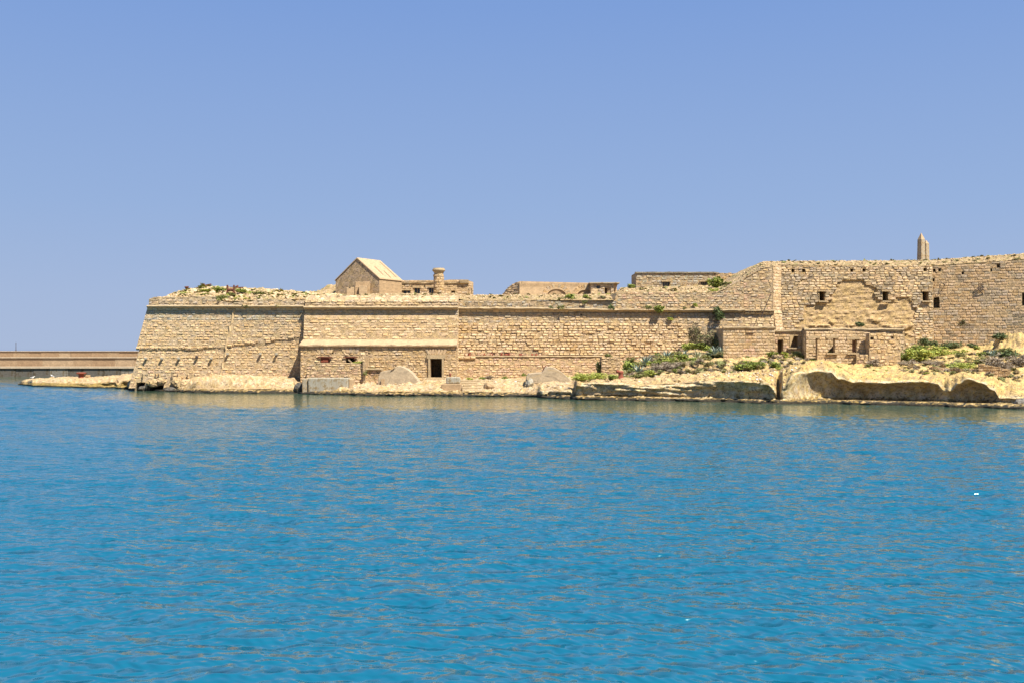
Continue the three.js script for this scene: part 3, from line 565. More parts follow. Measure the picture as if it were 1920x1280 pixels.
// long curtain wall
{
  const g = thing('curtain_wall', 'long curtain wall of eroded honey stone, with weeds along its cordon', 'fort wall');
  const d0 = 132.8, d1 = 136.2, D = (px) => mix(d0, d1, (px - 858) / (1397 - 858)), cordPy = (px) => curve([[858, 578.5], [1000, 579], [1140, 581.5], [1400, 582.5]], px);
  const X0 = at(858, 660, d0).x, LL = at(1397, 660, d1).x - X0, pxOf = (u) => mix(858, 1397, u / LL), vc = (u) => { const p = pxOf(u); return yAt(cordPy(p), D(p)); };
  const plinth = (u) => yAt(667.5, D(pxOf(u)));
  const off = (u, v) => { const c = vc(u), p = pxOf(u); if (v > c) return -0.4; let f = 0.07 * (c - v); if (v < plinth(u) && p < 1128) f += 0.45; return f; };
  const worn = (u, v) => { const c = vc(u), p = pxOf(u); return v < c - (p < 962 ? 2.2 : 1.75) - 0.3 * noise(u * 0.8, 3) && v > plinth(u) && p < 1290 + 12 * noise(v, 2) - (v > c - 2.7 ? 12 : 0); };
  const scar = (u, v) => { const p = pxOf(u), y = HORIZON - (v - EYE) * FOCAL / D(p); return (p > 963 && p < 1010 && y > 655 && y < 667) || (y > 590 && patchy(u * 1.6, v * 1.7, 33) > 0.3); };
  const f = makeWall(g, { L: [858, d0], R: [1397, d1], bottom: 716, thick: 5, ref: 0.2, step: 0.6,
    top: [[858, 562.5], [1158, 563], [1159, 547.5], [1352, 549], [1397, 522]], off, vLines: [plinth(3), plinth(3) - 0.02, vc(3), vc(3) + 0.02],
    holes: [[1089, 589, 1092, 592, 0.5]], course: 0.375, width: [0.55, 1.0], rough: 0.05, gap: 0.065, ragged: 0.06, tilt: 0.03,
    proud: (u, v) => scar(u, v) ? -0.2 : worn(u, v) ? rr(0.02, 0.15) : 0, missing: 0.012,
    tint: (u, v) => { const c = vc(u), p = patchy(u, v, 21), px = pxOf(u); if (v > c) return px < 1160 ? pick(7, 8, 3, 4) : pick(3, 3, 7, 1, 6); if (v > c - 1.9) return p > 0.12 ? pick(3, 4, 7) : pick(3, 7, 3, 1); if (v < plinth(u)) return pick(6, 1, 0, 6, 1); if (px > 1290) return pick(3, 1, 3, 7); return p > 0.1 ? pick(1, 2, 0) : p < -0.08 ? pick(5, 0, 0) : pick(0, 1, 0, 5); } });
  moulding(g, f, 0, f.L - 0.2, vc, CORDON, M.cordon, 'cordon', 0.06);
  moulding(g, f, 0.3, f.uOf(1128), (u) => plinth(u), [[-0.6, -0.1], [0.06, -0.1], [0.1, -0.02], [0.04, 0.05], [-0.6, 0.1]], M.cordon, 'plinth_ledge', 0.05);
  // loose reddish stones left lying on the ledge
  const br = STONES.worn; for (let i = 0; i < 34; i++) { const px = rr(866, 1012), u = f.uOf(px), m = part(g, 'loose_stone', br[i % br.length], i % 3 ? stoneMats[6] : M.rustRed, f.pos(u, plinth(u) + 0.24, f.off(u, plinth(u) - 0.3) - 0.02)); m.scale.set(rr(0.25, 0.5), rr(0.2, 0.38), 0.3); m.rotation.set(0, rr(-0.5, 0.5), rr(-0.3, 0.3)); }
}

// ramped end of the curtain and its bright corner facet
{
  const g = thing('ramp_wall', 'wall with a ramped sloping top rising to the high rampart, bright chamfered corner', 'fort wall');
  const d = 136.3, vc = yAt(583, d), off = (u, v) => v > vc ? -0.4 : 0.1 * (vc - v) + 0.04;
  const f = makeWall(g, { L: [1396, d], R: [1451, d], bottom: 640, top: [[1396, 522.5], [1432, 501], [1451, 499.5]], off, vLines: [vc, vc + 0.02], thick: 6, ref: 0, course: 0.42, width: [0.7, 1.2], rough: 0.04, gap: 0.06, ragged: 0.02,
    tint: (u, v) => v > vc ? pick(3, 6, 1, 3) : pick(5, 0, 5, 0) });
  moulding(g, f, 0, f.L, vc, CORDON.map(([a, b]) => [a - 0.1, b * 0.8]), M.cordon);
  const off2 = (u, v) => v > vc ? 0.02 : 0.12 * (vc - v) + 0.1;
  makeWall(g, { L: [1450.5, 136.7], R: [1466, 138.6], bottom: 660, top: 498, off: off2, thick: 0.5, course: 0.5, width: [0.8, 1.4], rough: 0.02, gap: 0.04, kind: 'dressed', tint: () => pick(0, 5, 1, 0), coreName: 'corner_core' });
  // iron pole leaning on it
  const a = at(1446, 551, 134.8), b = at(1427, 596, 134.6); const m = part(g, 'leaning_pole', new THREE.CylinderGeometry(0.05, 0.05, a.distanceTo(b), 6), M.ironDark, a.clone().add(b).multiplyScalar(0.5)); m.quaternion.setFromUnitVectors(V3(0, 1, 0), a.clone().sub(b).normalize());
}

// high wall whose facing has fallen away
{
  const g = thing('collapsed_wall', 'high fort wall whose fallen facing bares layered yellow rock', 'fort wall');
  const d = 138.5, X0 = at(1466, 660, d).x, py = (v) => HORIZON - (v - EYE) * FOCAL / d, pxu = (u) => 960 + (X0 + u) * FOCAL / d;
  const scar = [[1490, 640], [1499, 606], [1508, 588], [1514, 573], [1534, 569], [1555, 570], [1560, 556], [1566, 541], [1572, 531], [1578, 526], [1622, 526], [1630, 534], [1646, 542], [1649, 562], [1668, 564], [1672, 560], [1706, 558], [1713, 570], [1721, 577], [1718, 592], [1713, 612], [1713, 640]];
  const upper = [[1562, 556], [1568, 541], [1576, 530], [1624, 530], [1646, 545], [1648, 560], [1600, 552]];
  const fallen = (u, v) => inPoly(scar, pxu(u) + 3 * noise(u * 2, v * 2, 4), py(v) + 2 * noise(u * 2, v * 2, 8));
  const f = makeWall(g, { coreMat: mat(0.55, 0.40, 0.21, { map: stoneMap, bumpMap: stoneBump, bumpScale: 0.06 }), L: [1464, d], R: [1750, d], bottom: 700, top: [[1464, 498], [1750, 497.5]], thick: 6, step: 0.22, off: (u, v) => 0.05 * (15 - v), course: 0.40, width: [0.6, 1.05], rough: 0.045, gap: 0.06, ragged: 0.05,
    holes: [[1485, 504, 1490.5, 510.5, 1], [1505, 504, 1511, 510.5, 1], [1595.5, 503.5, 1601, 509.5, 1], [1618.5, 503.5, 1624.5, 509.5, 1], [1733, 502.5, 1738.5, 508.5, 1], [1537, 547, 1547, 564.5, 3], [1655.5, 547, 1665.5, 564.5, 3], [1730.5, 547, 1741, 564.5, 3], [1502, 525, 1504.5, 528, 0.5], [1687, 512, 1690, 514.5, 0.5]],
    skip: (u, v) => fallen(u, v) || (py(v) > 560 && rnd() < 0.06),
    coreOff: (u, v) => { const b = 0.05 * (15 - v); if (!inPoly(scar, pxu(u), py(v))) return b - 0.09; const y = py(v); const bed = fbm(u * 0.35, v * 2.6, 3, 4), lump = smooth(0.02, 0.25, fbm(u * 0.55, v * 0.9, 12, 4)); const low = smooth(575, 612, y); return b - 0.30 + 0.15 * bed + lump * mix(0.08, 0.32, low) + 0.2 * low + 0.10 * fbm(u * 2.2, v * 4, 6, 3); },
    tint: (u, v) => { const p = patchy(u, v, 41), x = pxu(u), y = py(v); if ((p > 0.02 && y > 512 && y < 600) || (x > 1722 && y > 518 && y < 600 && rnd() < 0.7)) return pick(4, 3, 4, 7); return p < -0.12 ? pick(0, 5, 1) : pick(3, 1, 3, 0); } });
  for (const [x0, x1, y] of [[1536, 1548, 546], [1655, 1667, 546], [1730, 1742, 546]]) { const u0 = f.uOf(x0), u1 = f.uOf(x1), fr = new THREE.Group(); fr.name = 'window_surround'; g.add(fr); part(fr, 'lintel', boxUV(new THREE.BoxGeometry(u1 - u0 + 0.3, 0.22, 0.3)), M.core, f.pos((u0 + u1) / 2, f.vOf(x0, y) + 0.05, 0.08)); part(fr, 'sill', boxUV(new THREE.BoxGeometry(u1 - u0 + 0.3, 0.18, 0.4)), M.cordon, f.pos((u0 + u1) / 2, f.vOf(x0, 565.5), 0.3)); }
  // older masonry showing inside the scar
  const K = STONES.dressed;
  for (let y = 531; y < 560; y += 5.6) for (let x = 1566 + rr(0, 6); x < 1646; x += rr(9, 14)) if (inPoly(upper, x, y) || (y < 553 && x > 1572 && x < 1642)) { const u = f.uOf(x), v = f.vOf(x, y), m = new THREE.Matrix4().scale(V3(rr(0.6, 0.85), 0.37, 0.5)).setPosition(f.pos(u, v, -0.3 + rr(-0.05, 0.05))); laySingle(g, m, pick(3, 1, 2)); }
}

// the wall turning towards the harbour mouth
{
  const g = thing('flank_wall', 'tall oblique fort wall with an iron bracket, running out beyond the ruin', 'fort wall');
  const f = makeWall(g, { L: [1744, 139.1], R: [2080, 131.5], bottom: 700, top: [[1747, 500], [1920, 487.5], [2080, 478]], thick: 5, off: (u, v) => 0.07 * (15 - v), course: 0.42, width: [0.6, 1.15], rough: 0.03, gap: 0.05, tilt: 0.02, ragged: 0.05, kind: 'dressed', missing: 0.006,
    holes: [[1750, 504, 1755, 510, 0.8], [1760, 503, 1765, 509, 0.8], [1747.5, 522, 1753, 528, 0.8], [1751, 558, 1762, 578, 1.6], [1870, 495, 1876, 502, 0.8], [1858, 503, 1861, 509, 0.6], [1917, 550, 1926, 573, 1.6], [1804, 509, 1808, 515, 0.5]],
    tint: (u, v) => { const p = patchy(u, v, 51); if (u < 1.6 && v > 9 && v < 13.5 && rnd() < 0.6) return pick(4, 3); return p > 0.14 ? pick(3, 4, 3) : p < -0.12 ? pick(1, 2, 0) : pick(1, 3, 1, 2); } });
  const fr = new THREE.Group(); fr.name = 'iron_bracket'; g.add(fr);
  const rod = (x0, y0, x1, y1, n, o0 = 0.35, o1 = 0.35) => { const a = f.pos(f.uOf(x0), f.vOf(x0, y0), f.off(0, f.vOf(x0, y0)) + o0), b = f.pos(f.uOf(x1), f.vOf(x1, y1), f.off(0, f.vOf(x1, y1)) + o1); const m = part(fr, n, new THREE.CylinderGeometry(0.045, 0.045, a.distanceTo(b), 6), M.ironDark, a.clone().add(b).multiplyScalar(0.5)); m.quaternion.setFromUnitVectors(V3(0, 1, 0), b.clone().sub(a).normalize()); };
  rod(1835, 533, 1835, 543, 'post'); for (const y of [533, 536.5, 540, 543]) rod(1835, y, 1847, y, 'rung', 0.35, -0.1); rod(1835, 543, 1844, 552, 'stay', 0.35, 0.0);
  rod(1765, 530, 1772, 534, 'spike', 0, 0.5); rod(1772, 534, 1770, 539, 'spike', 0.5, 0.1);
}

// ------------------------------------------------------------------ ruined buildings on the rock
{
  const g = thing('ruined_store', 'roofless ruined stone building with empty windows, on the rock below the rampart', 'ruin');
  makeWall(g, { kind: 'dressed', L: [1508, 121.2], R: [1697, 121.2], bottom: 690, top: [[1508, 617], [1600, 616], [1690, 617], [1697, 622]], thick: 0.9, course: 0.42, width: [0.6, 1], tint: () => pick(0, 1, 5, 0), rough: 0.06, gap: 0.07, ragged: 0.1, coreName: 'back_wall' });
  makeWall(g, { L: [1512, 119], R: [1632, 119], bottom: 704, top: [[1512, 621], [1550, 622], [1575, 619], [1632, 623]], thick: 0.7, openBack: true, kind: 'dressed', course: 0.40, width: [0.5, 0.9], rough: 0.03, gap: 0.065, ragged: 0.04,
    holes: [[1517, 634, 1533, 676, 0.7], [1553, 634, 1566, 661, 0.7], [1590, 636, 1607, 661, 0.7]], tint: () => pick(0, 1, 5, 0), coreName: 'front_wall' });
  const f = makeWall(g, { L: [1631, 117.8], R: [1690, 118.6], bottom: 690, top: [[1631, 625], [1650, 624], [1690, 627]], thick: 0.8, course: 0.42, width: [0.55, 1], rough: 0.06, gap: 0.07, ragged: 0.12, tint: () => pick(2, 1, 0, 0), coreName: 'end_wall',
    holes: [[1633, 632, 1639, 637, 0.6], [1672, 631, 1677, 635, 0.5]] });
  makeWall(g, { L: [1606, 118.3], R: [1631.2, 117.9], bottom: 698, top: 664, thick: 0.8, course: 0.40, width: [0.5, 0.85], tint: () => pick(6, 1, 0), rough: 0.03, coreName: 'buttress' });
  makeWall(g, { L: [1578, 119.8], R: [1586, 121.1], bottom: 690, top: 632, thick: 0.6, course: 0.4, width: [0.5, 0.8], tint: () => pick(1, 2), coreName: 'cross_wall' });
  moulding(g, { pos: (u, v, f) => V3(at(1508, 660, 121.2).x + u, v, -121.2 + f), off: () => 0 }, 0, at(1695, 660, 121.2).x - at(1508, 660, 121.2).x, yAt(618, 121.2), [[-0.7, -0.12], [0.14, -0.12], [0.18, 0.02], [0.12, 0.14], [-0.7, 0.18]], M.cordon, 'coping', 0.05);
  for (const [x, y] of [[1559.5, 662.5], [1598.5, 662.5]]) part(g, 'sill', boxUV(new THREE.BoxGeometry(1.4, 0.16, 0.9)), M.cordon, at(x, y, 119.2));
  for (const [x, y] of [[1559.5, 632], [1598.5, 634]]) part(g, 'lintel', boxUV(new THREE.BoxGeometry(1.5, 0.24, 0.78)), M.cordon, at(x, y, 119.3));
  // red iron door leaf left in the window
  part(g, 'iron_leaf', boxUV(new THREE.BoxGeometry(0.5, 1.45, 0.06)), mat(0.27, 0.15, 0.09, { map: stoneMap }), at(1602.5, 648.5, 119.6));
  part(g, 'lintel', boxUV(new THREE.BoxGeometry(1.5, 0.25, 0.75)), M.cordon, at(1525, 632, 119.3));
}
{
  const g = thing('ruined_bay', 'small ruined bay with an open doorway and a triangular hole, beside the plain block wall', 'ruin');
  const f = makeWall(g, { L: [1452, 122.2], R: [1514, 122.2], bottom: 676, top: [[1452, 619], [1514, 620]], thick: 1.6, course: 0.4, width: [0.6, 1], rough: 0.03, gap: 0.05, kind: 'dressed', coreName: 'front_wall', holes: [[1458.5, 637, 1469, 664, 2.4], [1482, 630, 1497, 651, 1.2]], tint: () => pick(1, 2, 1, 0, 6) });
  const q = new Quads(), P = (x, y) => f.pos(f.uOf(x), f.vOf(x, y), 0.02), p = (x, y) => f.pos(f.uOf(x), f.vOf(x, y), -1);
  for (const t of [[[1481.5, 629], [1489, 629], [1481.5, 652]]]) { q.tri(P(...t[0]), P(...t[2]), P(...t[1])); q.quad(P(...t[1]), P(...t[2]), p(...t[2]), p(...t[1])); }
  part(g, 'slanted_jamb', q.geo(), M.core);
  part(g, 'sill', boxUV(new THREE.BoxGeometry(1.6, 0.14, 0.3)), M.cordon, f.pos(f.uOf(1489), f.vOf(1489, 652.5), 0.1));
  moulding(g, f, 0, f.L, f.vOf(1480, 621), [[-0.3, -0.1], [0.12, -0.1], [0.16, 0.02], [0.12, 0.12], [-0.3, 0.16]], M.cordon, 'cornice', 0.04);
  // torn stone edge where the next wall broke off
  for (let v = f.bottom; v < f.vOf(1512, 622); v += 0.42) { const m = new THREE.Matrix4().scale(V3(rr(0.4, 0.9), 0.38, 0.5)).setPosition(f.pos(f.L - 0.2, v + 0.2, 0.25 + rr(0, 0.2))); laySingle(g, m, pick(5, 0, 0), 'worn'); }
}
{
  const g = thing('block_wall', 'plain square-block wall with a bricked-up opening, beside the dry brush mound', 'wall');
  const f = makeWall(g, { L: [1356, 121.5], R: [1453.5, 121.5], bottom: 676, top: [[1356, 615.5], [1453.5, 615]], thick: 4, course: 0.40, width: [0.55, 0.95], rough: 0.015, gap: 0.05, kind: 'dressed', tint: (u, v) => { const x = 960 + (at(1356, 660, 121.5).x + u) * FOCAL / 121.5; return x > 1398 && x < 1414 ? pick(6, 6, 2) : pick(1, 0, 1, 3); }, missing: 0.01 });
  moulding(g, f, 0, f.L, f.vOf(1400, 614.5), [[-0.4, -0.12], [0.1, -0.12], [0.14, 0], [0.1, 0.1], [-0.4, 0.14]], M.cordon, 'coping', 0.04);
  part(g, 'lintel', boxUV(new THREE.BoxGeometry(0.95, 0.12, 0.12)), M.wood, f.pos(f.uOf(1406), f.vOf(1406, 624.5), 0.03));
}
{
  const g = thing('gate_pier', 'short square stone pier with a bush on top, beside the agaves', 'stone pier');
  makeWall(g, { L: [1128, 116.5], R: [1163, 116.5], bottom: 708, top: 669, thick: 2.2, course: 0.36, width: [0.5, 0.85], rough: 0.05, gap: 0.07, tint: () => pick(0, 1, 0, 5) });
}
{
  const g = thing('yard_wall', 'low stone yard wall in front of the rusty windows, above the concrete block', 'wall');
  makeWall(g, { L: [574, 125.4], R: [681.5, 125.4], bottom: 727, top: [[574, 681], [600, 680], [681.5, 681]], thick: 2.6, course: 0.37, width: [0.6, 1.0], rough: 0.03, gap: 0.05, tint: (u, v) => v < 2.6 ? pick(6, 1, 6, 0) : pick(1, 0, 6, 3), ragged: 0.06 });
  makeWall(g, { L: [679.8, 125.1], R: [684, 125.1], bottom: 722, top: [[679.8, 668], [684, 667]], thick: 3, course: 0.4, width: [0.28, 0.3], rough: 0.02, tint: () => pick(0, 5), coreName: 'end_pier' });
  makeWall(g, { L: [684, 125.9], R: [716, 125.9], bottom: 724, top: 692, thick: 1.6, course: 0.37, width: [0.5, 0.9], rough: 0.03, gap: 0.05, tint: () => pick(1, 6, 2), coreName: 'low_wall' });
  part(g, 'coping', boxUV(new RoundedBoxGeometry(2.3, 0.2, 1.9, 1, 0.04)), M.cordon, at(699.5, 691.5, 126.6));
}
{
  const g = thing('garden_wall', 'low tan block wall with a sloping top, in front of the grey dry bush', 'wall');
  makeWall(g, { L: [1835, 101.6], R: [1896, 100.4], bottom: 706, top: [[1835, 681.5], [1841, 681], [1896, 693]], thick: 0.6, course: 0.33, width: [0.45, 0.75], rough: 0.015, gap: 0.04, kind: 'dressed', tint: () => pick(2, 1, 2) });
  const h = thing('stone_edging', 'low broken row of reddish edging stones on the yellow rock', 'stone edging');
  makeWall(h, { L: [1742, 105], R: [1836, 102.2], bottom: 699, top: [[1742, 686], [1775, 690], [1836, 692]], thick: 0.6, course: 0.28, width: [0.4, 0.75], rough: 0.05, gap: 0.05, ragged: 0.12, holes: [[1792, 694, 1797, 699, 0.4]], tint: () => pick(6, 2, 6, 1) });
}

// ------------------------------------------------------------------ buildings on top of the rampart
{
  const g = thing('gabled_house', 'windowless gabled house with a steep bare plaster roof, on top of the rampart', 'house');
  const n = at(711, HORIZON, 146), r = at(753, HORIZON, 150.6), l = at(629, HORIZON, 150), s = r.clone().sub(n), w = l.clone().sub(n), yb = 11.6, ye = yAt(522.5, 146), yr = yAt(485.5, 148.2);
  const P = (a, b, y) => n.clone().addScaledVector(s, a).addScaledVector(w, b).setY(y), uv = (a, b) => [a * 2.6, b * 0.5];
  const gable = (a, name) => { const q = new Quads(); const d = a ? 1 : -1; const f = (b, y) => P(a, b, y);
    const NB = 24; for (let i = 0; i < NB; i++) { const b0 = i / NB, b1 = (i + 1) / NB, t = (b) => mix(yr, ye, Math.abs(b - 0.5) * 2); q.quad(f(b0, yb), f(b1, yb), f(b1, t(b1)), f(b0, t(b0)), [b0 * 4, 0], [b1 * 4, 0], [b1 * 4, (t(b1) - yb) / 2], [b0 * 4, (t(b0) - yb) / 2]); } part(g, name, q.geo(), M.gable); };
  gable(0, 'gable_wall'); gable(1, 'gable_wall');
  const side = (b, m) => { const q = new Quads(); q.quad(P(0, b, yb), P(1, b, yb), P(1, b, ye), P(0, b, ye), uv(0, 0), uv(1, 0), uv(1, 8), uv(0, 8)); part(g, 'side_wall', q.geo(), m); };
  side(0, M.plaster); side(1, M.plaster);
  const roof = (b) => { const q = new Quads(), up = 0.18, e = b ? 1.015 : -0.015, top = (a) => P(a, 0.5, yr + up), low = (a) => P(a, e, ye + up * 0.4), tu = (a) => P(a, 0.5, yr), lu = (a) => P(a, e, ye - 0.05);
    const a0 = -0.015, a1 = 1.015, K = 10; for (let i = 0; i < K; i++) { const x = mix(a0, a1, i / K), y = mix(a0, a1, (i + 1) / K); q.quad(low(x), low(y), top(y), top(x), uv(x, 0), uv(y, 0), uv(y, 10), uv(x, 10)); }
    q.quad(low(a0), top(a0), tu(a0), lu(a0)); q.quad(low(a1), top(a1), tu(a1), lu(a1)); q.quad(low(a0), low(a1), lu(a1), lu(a0)); return part(g, 'roof', q.geo(), M.plasterPale); };
  const rf = roof(0); roof(1);
  { const q = new Quads(), L = (a, b, h) => { const y = mix(ye, yr, b * 2) + 0.18; return P(a, b, y + h); }; for (const [a, b0, b1] of [[0.33, 0.08, 0.3], [0.55, 0.02, 0.2], [0.86, 0.05, 0.45]]) { const wv = 0.012; q.quad(L(a - wv, b0, 0.004), L(a + wv, b0, 0.03), L(a + 0.04 + wv, b1, 0.03), L(a + 0.04 - wv, b1, 0.004)); } part(rf, 'roof_crack', q.geo(), M.wood); }
  { const q = new Quads(), e = 0.09; q.quad(P(-e, -e, yb), P(1, -e, yb), P(1, 0, yb + 1.35), P(0, 0, yb + 1.35)); q.quad(P(-e, -e, yb), P(-e, 0.45, yb), P(0, 0.45, yb + 1.35), P(0, 0, yb + 1.35)); part(g, 'plinth', q.geo(), M.plasterPale); }
  // porch and two small blocks against the gable
  const px = (x0, x1, y0, d, dep, nm, m) => { const a = at(x0, y0, d), b = at(x1, y0, d), h = a.y - yb; const o = part(g, nm, boxUV(new RoundedBoxGeometry(b.x - a.x, h, dep, 1, 0.05)), m, V3((a.x + b.x) / 2, yb + h / 2, -d - dep / 2)); o.rotation.y = 0.12; return o; };
  px(664, 691, 528.5, 145.4, 2.6, 'porch', M.plaster); px(672, 687, 536, 144.6, 1.0, 'porch_block', M.plasterPale); const bx = px(649, 663, 539, 144.8, 1.2, 'porch_block', M.plasterPale); px(664.5, 672, 538, 145, 0.8, 'porch_block', M.plaster);
  part(bx, 'vent', new THREE.BoxGeometry(0.16, 0.16, 0.05), M.dark, V3(-0.1, 1.35, 0.61));
}
{
  const g = thing('barrack_building', 'low flat-topped stone building with dark windows, behind the round chimney', 'building');
  const tint = () => pick(1, 3, 0, 1);
  const f = makeWall(g, { L: [750, 152], R: [877, 152], bottom: 560, top: [[750, 525.5], [838, 525.5], [839, 524.5], [877, 524.5]], thick: 5, course: 0.42, width: [0.7, 1.3], rough: 0.03, gap: 0.045, tint, ragged: 0.06, kind: 'dressed',
    holes: [[756, 545, 769, 552, 1.2], [777, 540.5, 787, 552, 1.2], [804, 540, 814, 552, 1.4], [846, 545.5, 853, 552, 1.2], [771, 536, 773, 538.5, 0.4], [795, 536, 797, 538.5, 0.4], [865, 536, 868, 539, 0.4]] });
  moulding(g, f, 0, f.L, f.vOf(800, 530.5), [[-0.2, -0.14], [0.1, -0.12], [0.14, 0.02], [-0.2, 0.06]], M.cordon, 'cornice', 0.05);
  for (const [x0, x1, y0] of [[756, 769, 545], [777, 787, 540.5], [804, 814, 540]]) { const u0 = f.uOf(x0), u1 = f.uOf(x1), v0 = f.vOf(x0, 552), v1 = f.vOf(x0, y0), wn = new THREE.Group(); wn.name = 'window'; g.add(wn); part(wn, 'pane', new THREE.BoxGeometry(u1 - u0, v1 - v0, 0.04), M.glass, f.pos((u0 + u1) / 2, (v0 + v1) / 2, -0.45)); part(wn, 'mullion', new THREE.BoxGeometry(0.1, v1 - v0, 0.1), M.cordon, f.pos((u0 + u1) / 2, (v0 + v1) / 2, -0.35)); part(wn, 'lintel', boxUV(new THREE.BoxGeometry(u1 - u0 + 0.3, 0.16, 0.2)), M.cordon, f.pos((u0 + u1) / 2, v1 + 0.12, 0.02)); }
  makeWall(g, { L: [876, 152], R: [888, 154.5], bottom: 560, top: [[876, 525], [888, 529]], thick: 3, course: 0.42, width: [0.5, 0.9], rough: 0.04, gap: 0.05, tint, kind: 'dressed', coreName: 'end_core', holes: [[878.5, 541, 880.5, 551, 0.6], [883.5, 541, 885.5, 551, 0.6]] });
  moulding(g, f, f.uOf(862), f.L + 0.15, f.vOf(870, 531), [[-0.2, -0.2], [0.3, 0], [0.36, 0.45], [-0.2, 0.5]], M.cordon, 'cornice', 0.05);
}
{
  const c = at(822.5, HORIZON, 149), base = 12, g = thing('round_chimney', 'round stone chimney with a flared cap, rising above the flat building', 'chimney', V3(c.x, base, c.z));
  const Y = (py) => yAt(py, 149) - base, R = 0.76, prof = [];
  for (let i = 0; i <= 26; i++) { const t = i / 26; prof.push(new THREE.Vector2(R * (1.06 - 0.1 * t), mix(0, Y(513), t))); }
  const geo = new THREE.LatheGeometry(prof, 28), p = geo.attributes.position;
  for (let i = 0; i < p.count; i++) { const x = p.getX(i), y = p.getY(i), z = p.getZ(i), k = 1 + 0.12 * fbm(x * 1.8, y * 2.2, z * 1.8, 4) - 0.05 * (Math.abs((y / 0.42) % 1 - 0.5) > 0.44 ? 1 : 0); p.setX(i, x * k); p.setZ(i, z * k); }
  geo.computeVertexNormals(); geo.scale(0.94, 1, 0.94);
  for (let y = 0.7, r = 0; y < Y(512.5); y += 0.4, r++) for (let k = 0; k < 9; k++) { const a = (k + (r % 2) * 0.5 + rr(-0.06, 0.06)) / 9 * 6.2832, rad = R * (1.06 - 0.1 * y / Y(513)) + rr(-0.04, 0.05), m = new THREE.Matrix4().makeRotationY(a).scale(V3(0.5, 0.36, 0.16)).setPosition(Math.sin(a) * rad, y, Math.cos(a) * rad); laySingle(g, m, pick(0, 1, 2, 3, 1), 'worn'); }
  part(g, 'shaft', geo, new THREE.MeshStandardMaterial({ color: rgb(0.52, 0.38, 0.2), map: stainMap, bumpMap: stoneBump, bumpScale: 0.1, roughness: 0.95 }));
  const cap = [[R * 0.9, Y(513)], [R * 1.02, Y(510)], [R * 1.25, Y(508)], [R * 1.26, Y(505.5)], [R * 1.08, Y(504)], [R * 1.1, Y(503)], [0.3, Y(502.6)], [0.01, Y(502.8)]].map(([a, b]) => new THREE.Vector2(a, b));
  part(g, 'cap', new THREE.LatheGeometry(cap, 12), M.cordon);
}
{
  const g = thing('vaulted_casemate', 'long plastered casemate with two low arches, on the rampart beside the small hut', 'building');
  const d = 151, s = new THREE.Shape(), X = (px) => at(px, 660, d).x, Y = (py) => yAt(py, d), yb = Y(562);
  s.moveTo(X(974), yb); s.lineTo(X(974), Y(528)); s.lineTo(X(1040), Y(529.5)); s.lineTo(X(1125), Y(531.5)); s.lineTo(X(1125), yb);
  const arch = (x0, x1, top) => { const h = new THREE.Path(), a = X(x0), b = X(x1), m = (a + b) / 2, r = (b - a) / 2, ys = Y(553.5); h.moveTo(a, yb + 0.05); h.lineTo(a, ys); for (let i = 0; i <= 14; i++) { const t = Math.PI * (1 - i / 14); h.lineTo(m + r * Math.cos(t), ys + (Y(top) - ys) * Math.sin(t)); } h.lineTo(b, yb + 0.05); s.holes.push(h); return [m, r, ys, Y(top) - ys]; };
  const arches = [arch(1026, 1060, 543), arch(1082, 1112, 544.5)];
  s.closePath();
  const geo = new THREE.ExtrudeGeometry(s, { depth: 1.6, bevelEnabled: false }); const pp = geo.attributes.position; for (let i = 0; i < pp.count; i++) pp.setZ(i, pp.getZ(i) - (pp.getY(i) - yb) * 0.35);
  part(g, 'front_wall', boxUV(geo), M.plaster, V3(0, 0, -d));
  part(g, 'vault', boxUV(new THREE.BoxGeometry(X(1125) - X(974), Y(531.5) - yb, 5)), M.plaster, V3((X(974) + X(1125)) / 2, (yb + Y(531.5)) / 2 - 0.1, -d - 1.55));
  for (const [m, r, ys, h] of arches) for (let i = 0; i < 13; i++) { const t = Math.PI * (i + 0.5) / 13, cx = m + (r + 0.42) * Math.cos(t), cy = ys + (h + 0.42) * Math.sin(t); if (cx > X(1108)) continue; const mm = new THREE.Matrix4().makeRotationZ(t - Math.PI / 2).scale(V3(0.34, 0.7, 0.2)).setPosition(cx, cy, -d + 1.66 - (cy - yb) * 0.35 + 0.02); laySingle(g, mm, pick(1, 3, 2)); }
  // masonry hip at the seaward end
  const hip = makeWall(g, { L: [944, 153.5], R: [975.5, 150], bottom: 562, top: [[944, 552], [953, 537], [960, 532], [966, 528.5], [975.5, 527.5]], thick: 3, off: (u, v) => (14.6 - v) * 0.3, course: 0.36, width: [0.5, 0.9], rough: 0.03, gap: 0.05, tint: () => pick(3, 1, 0), coreName: 'hip_core' });
}
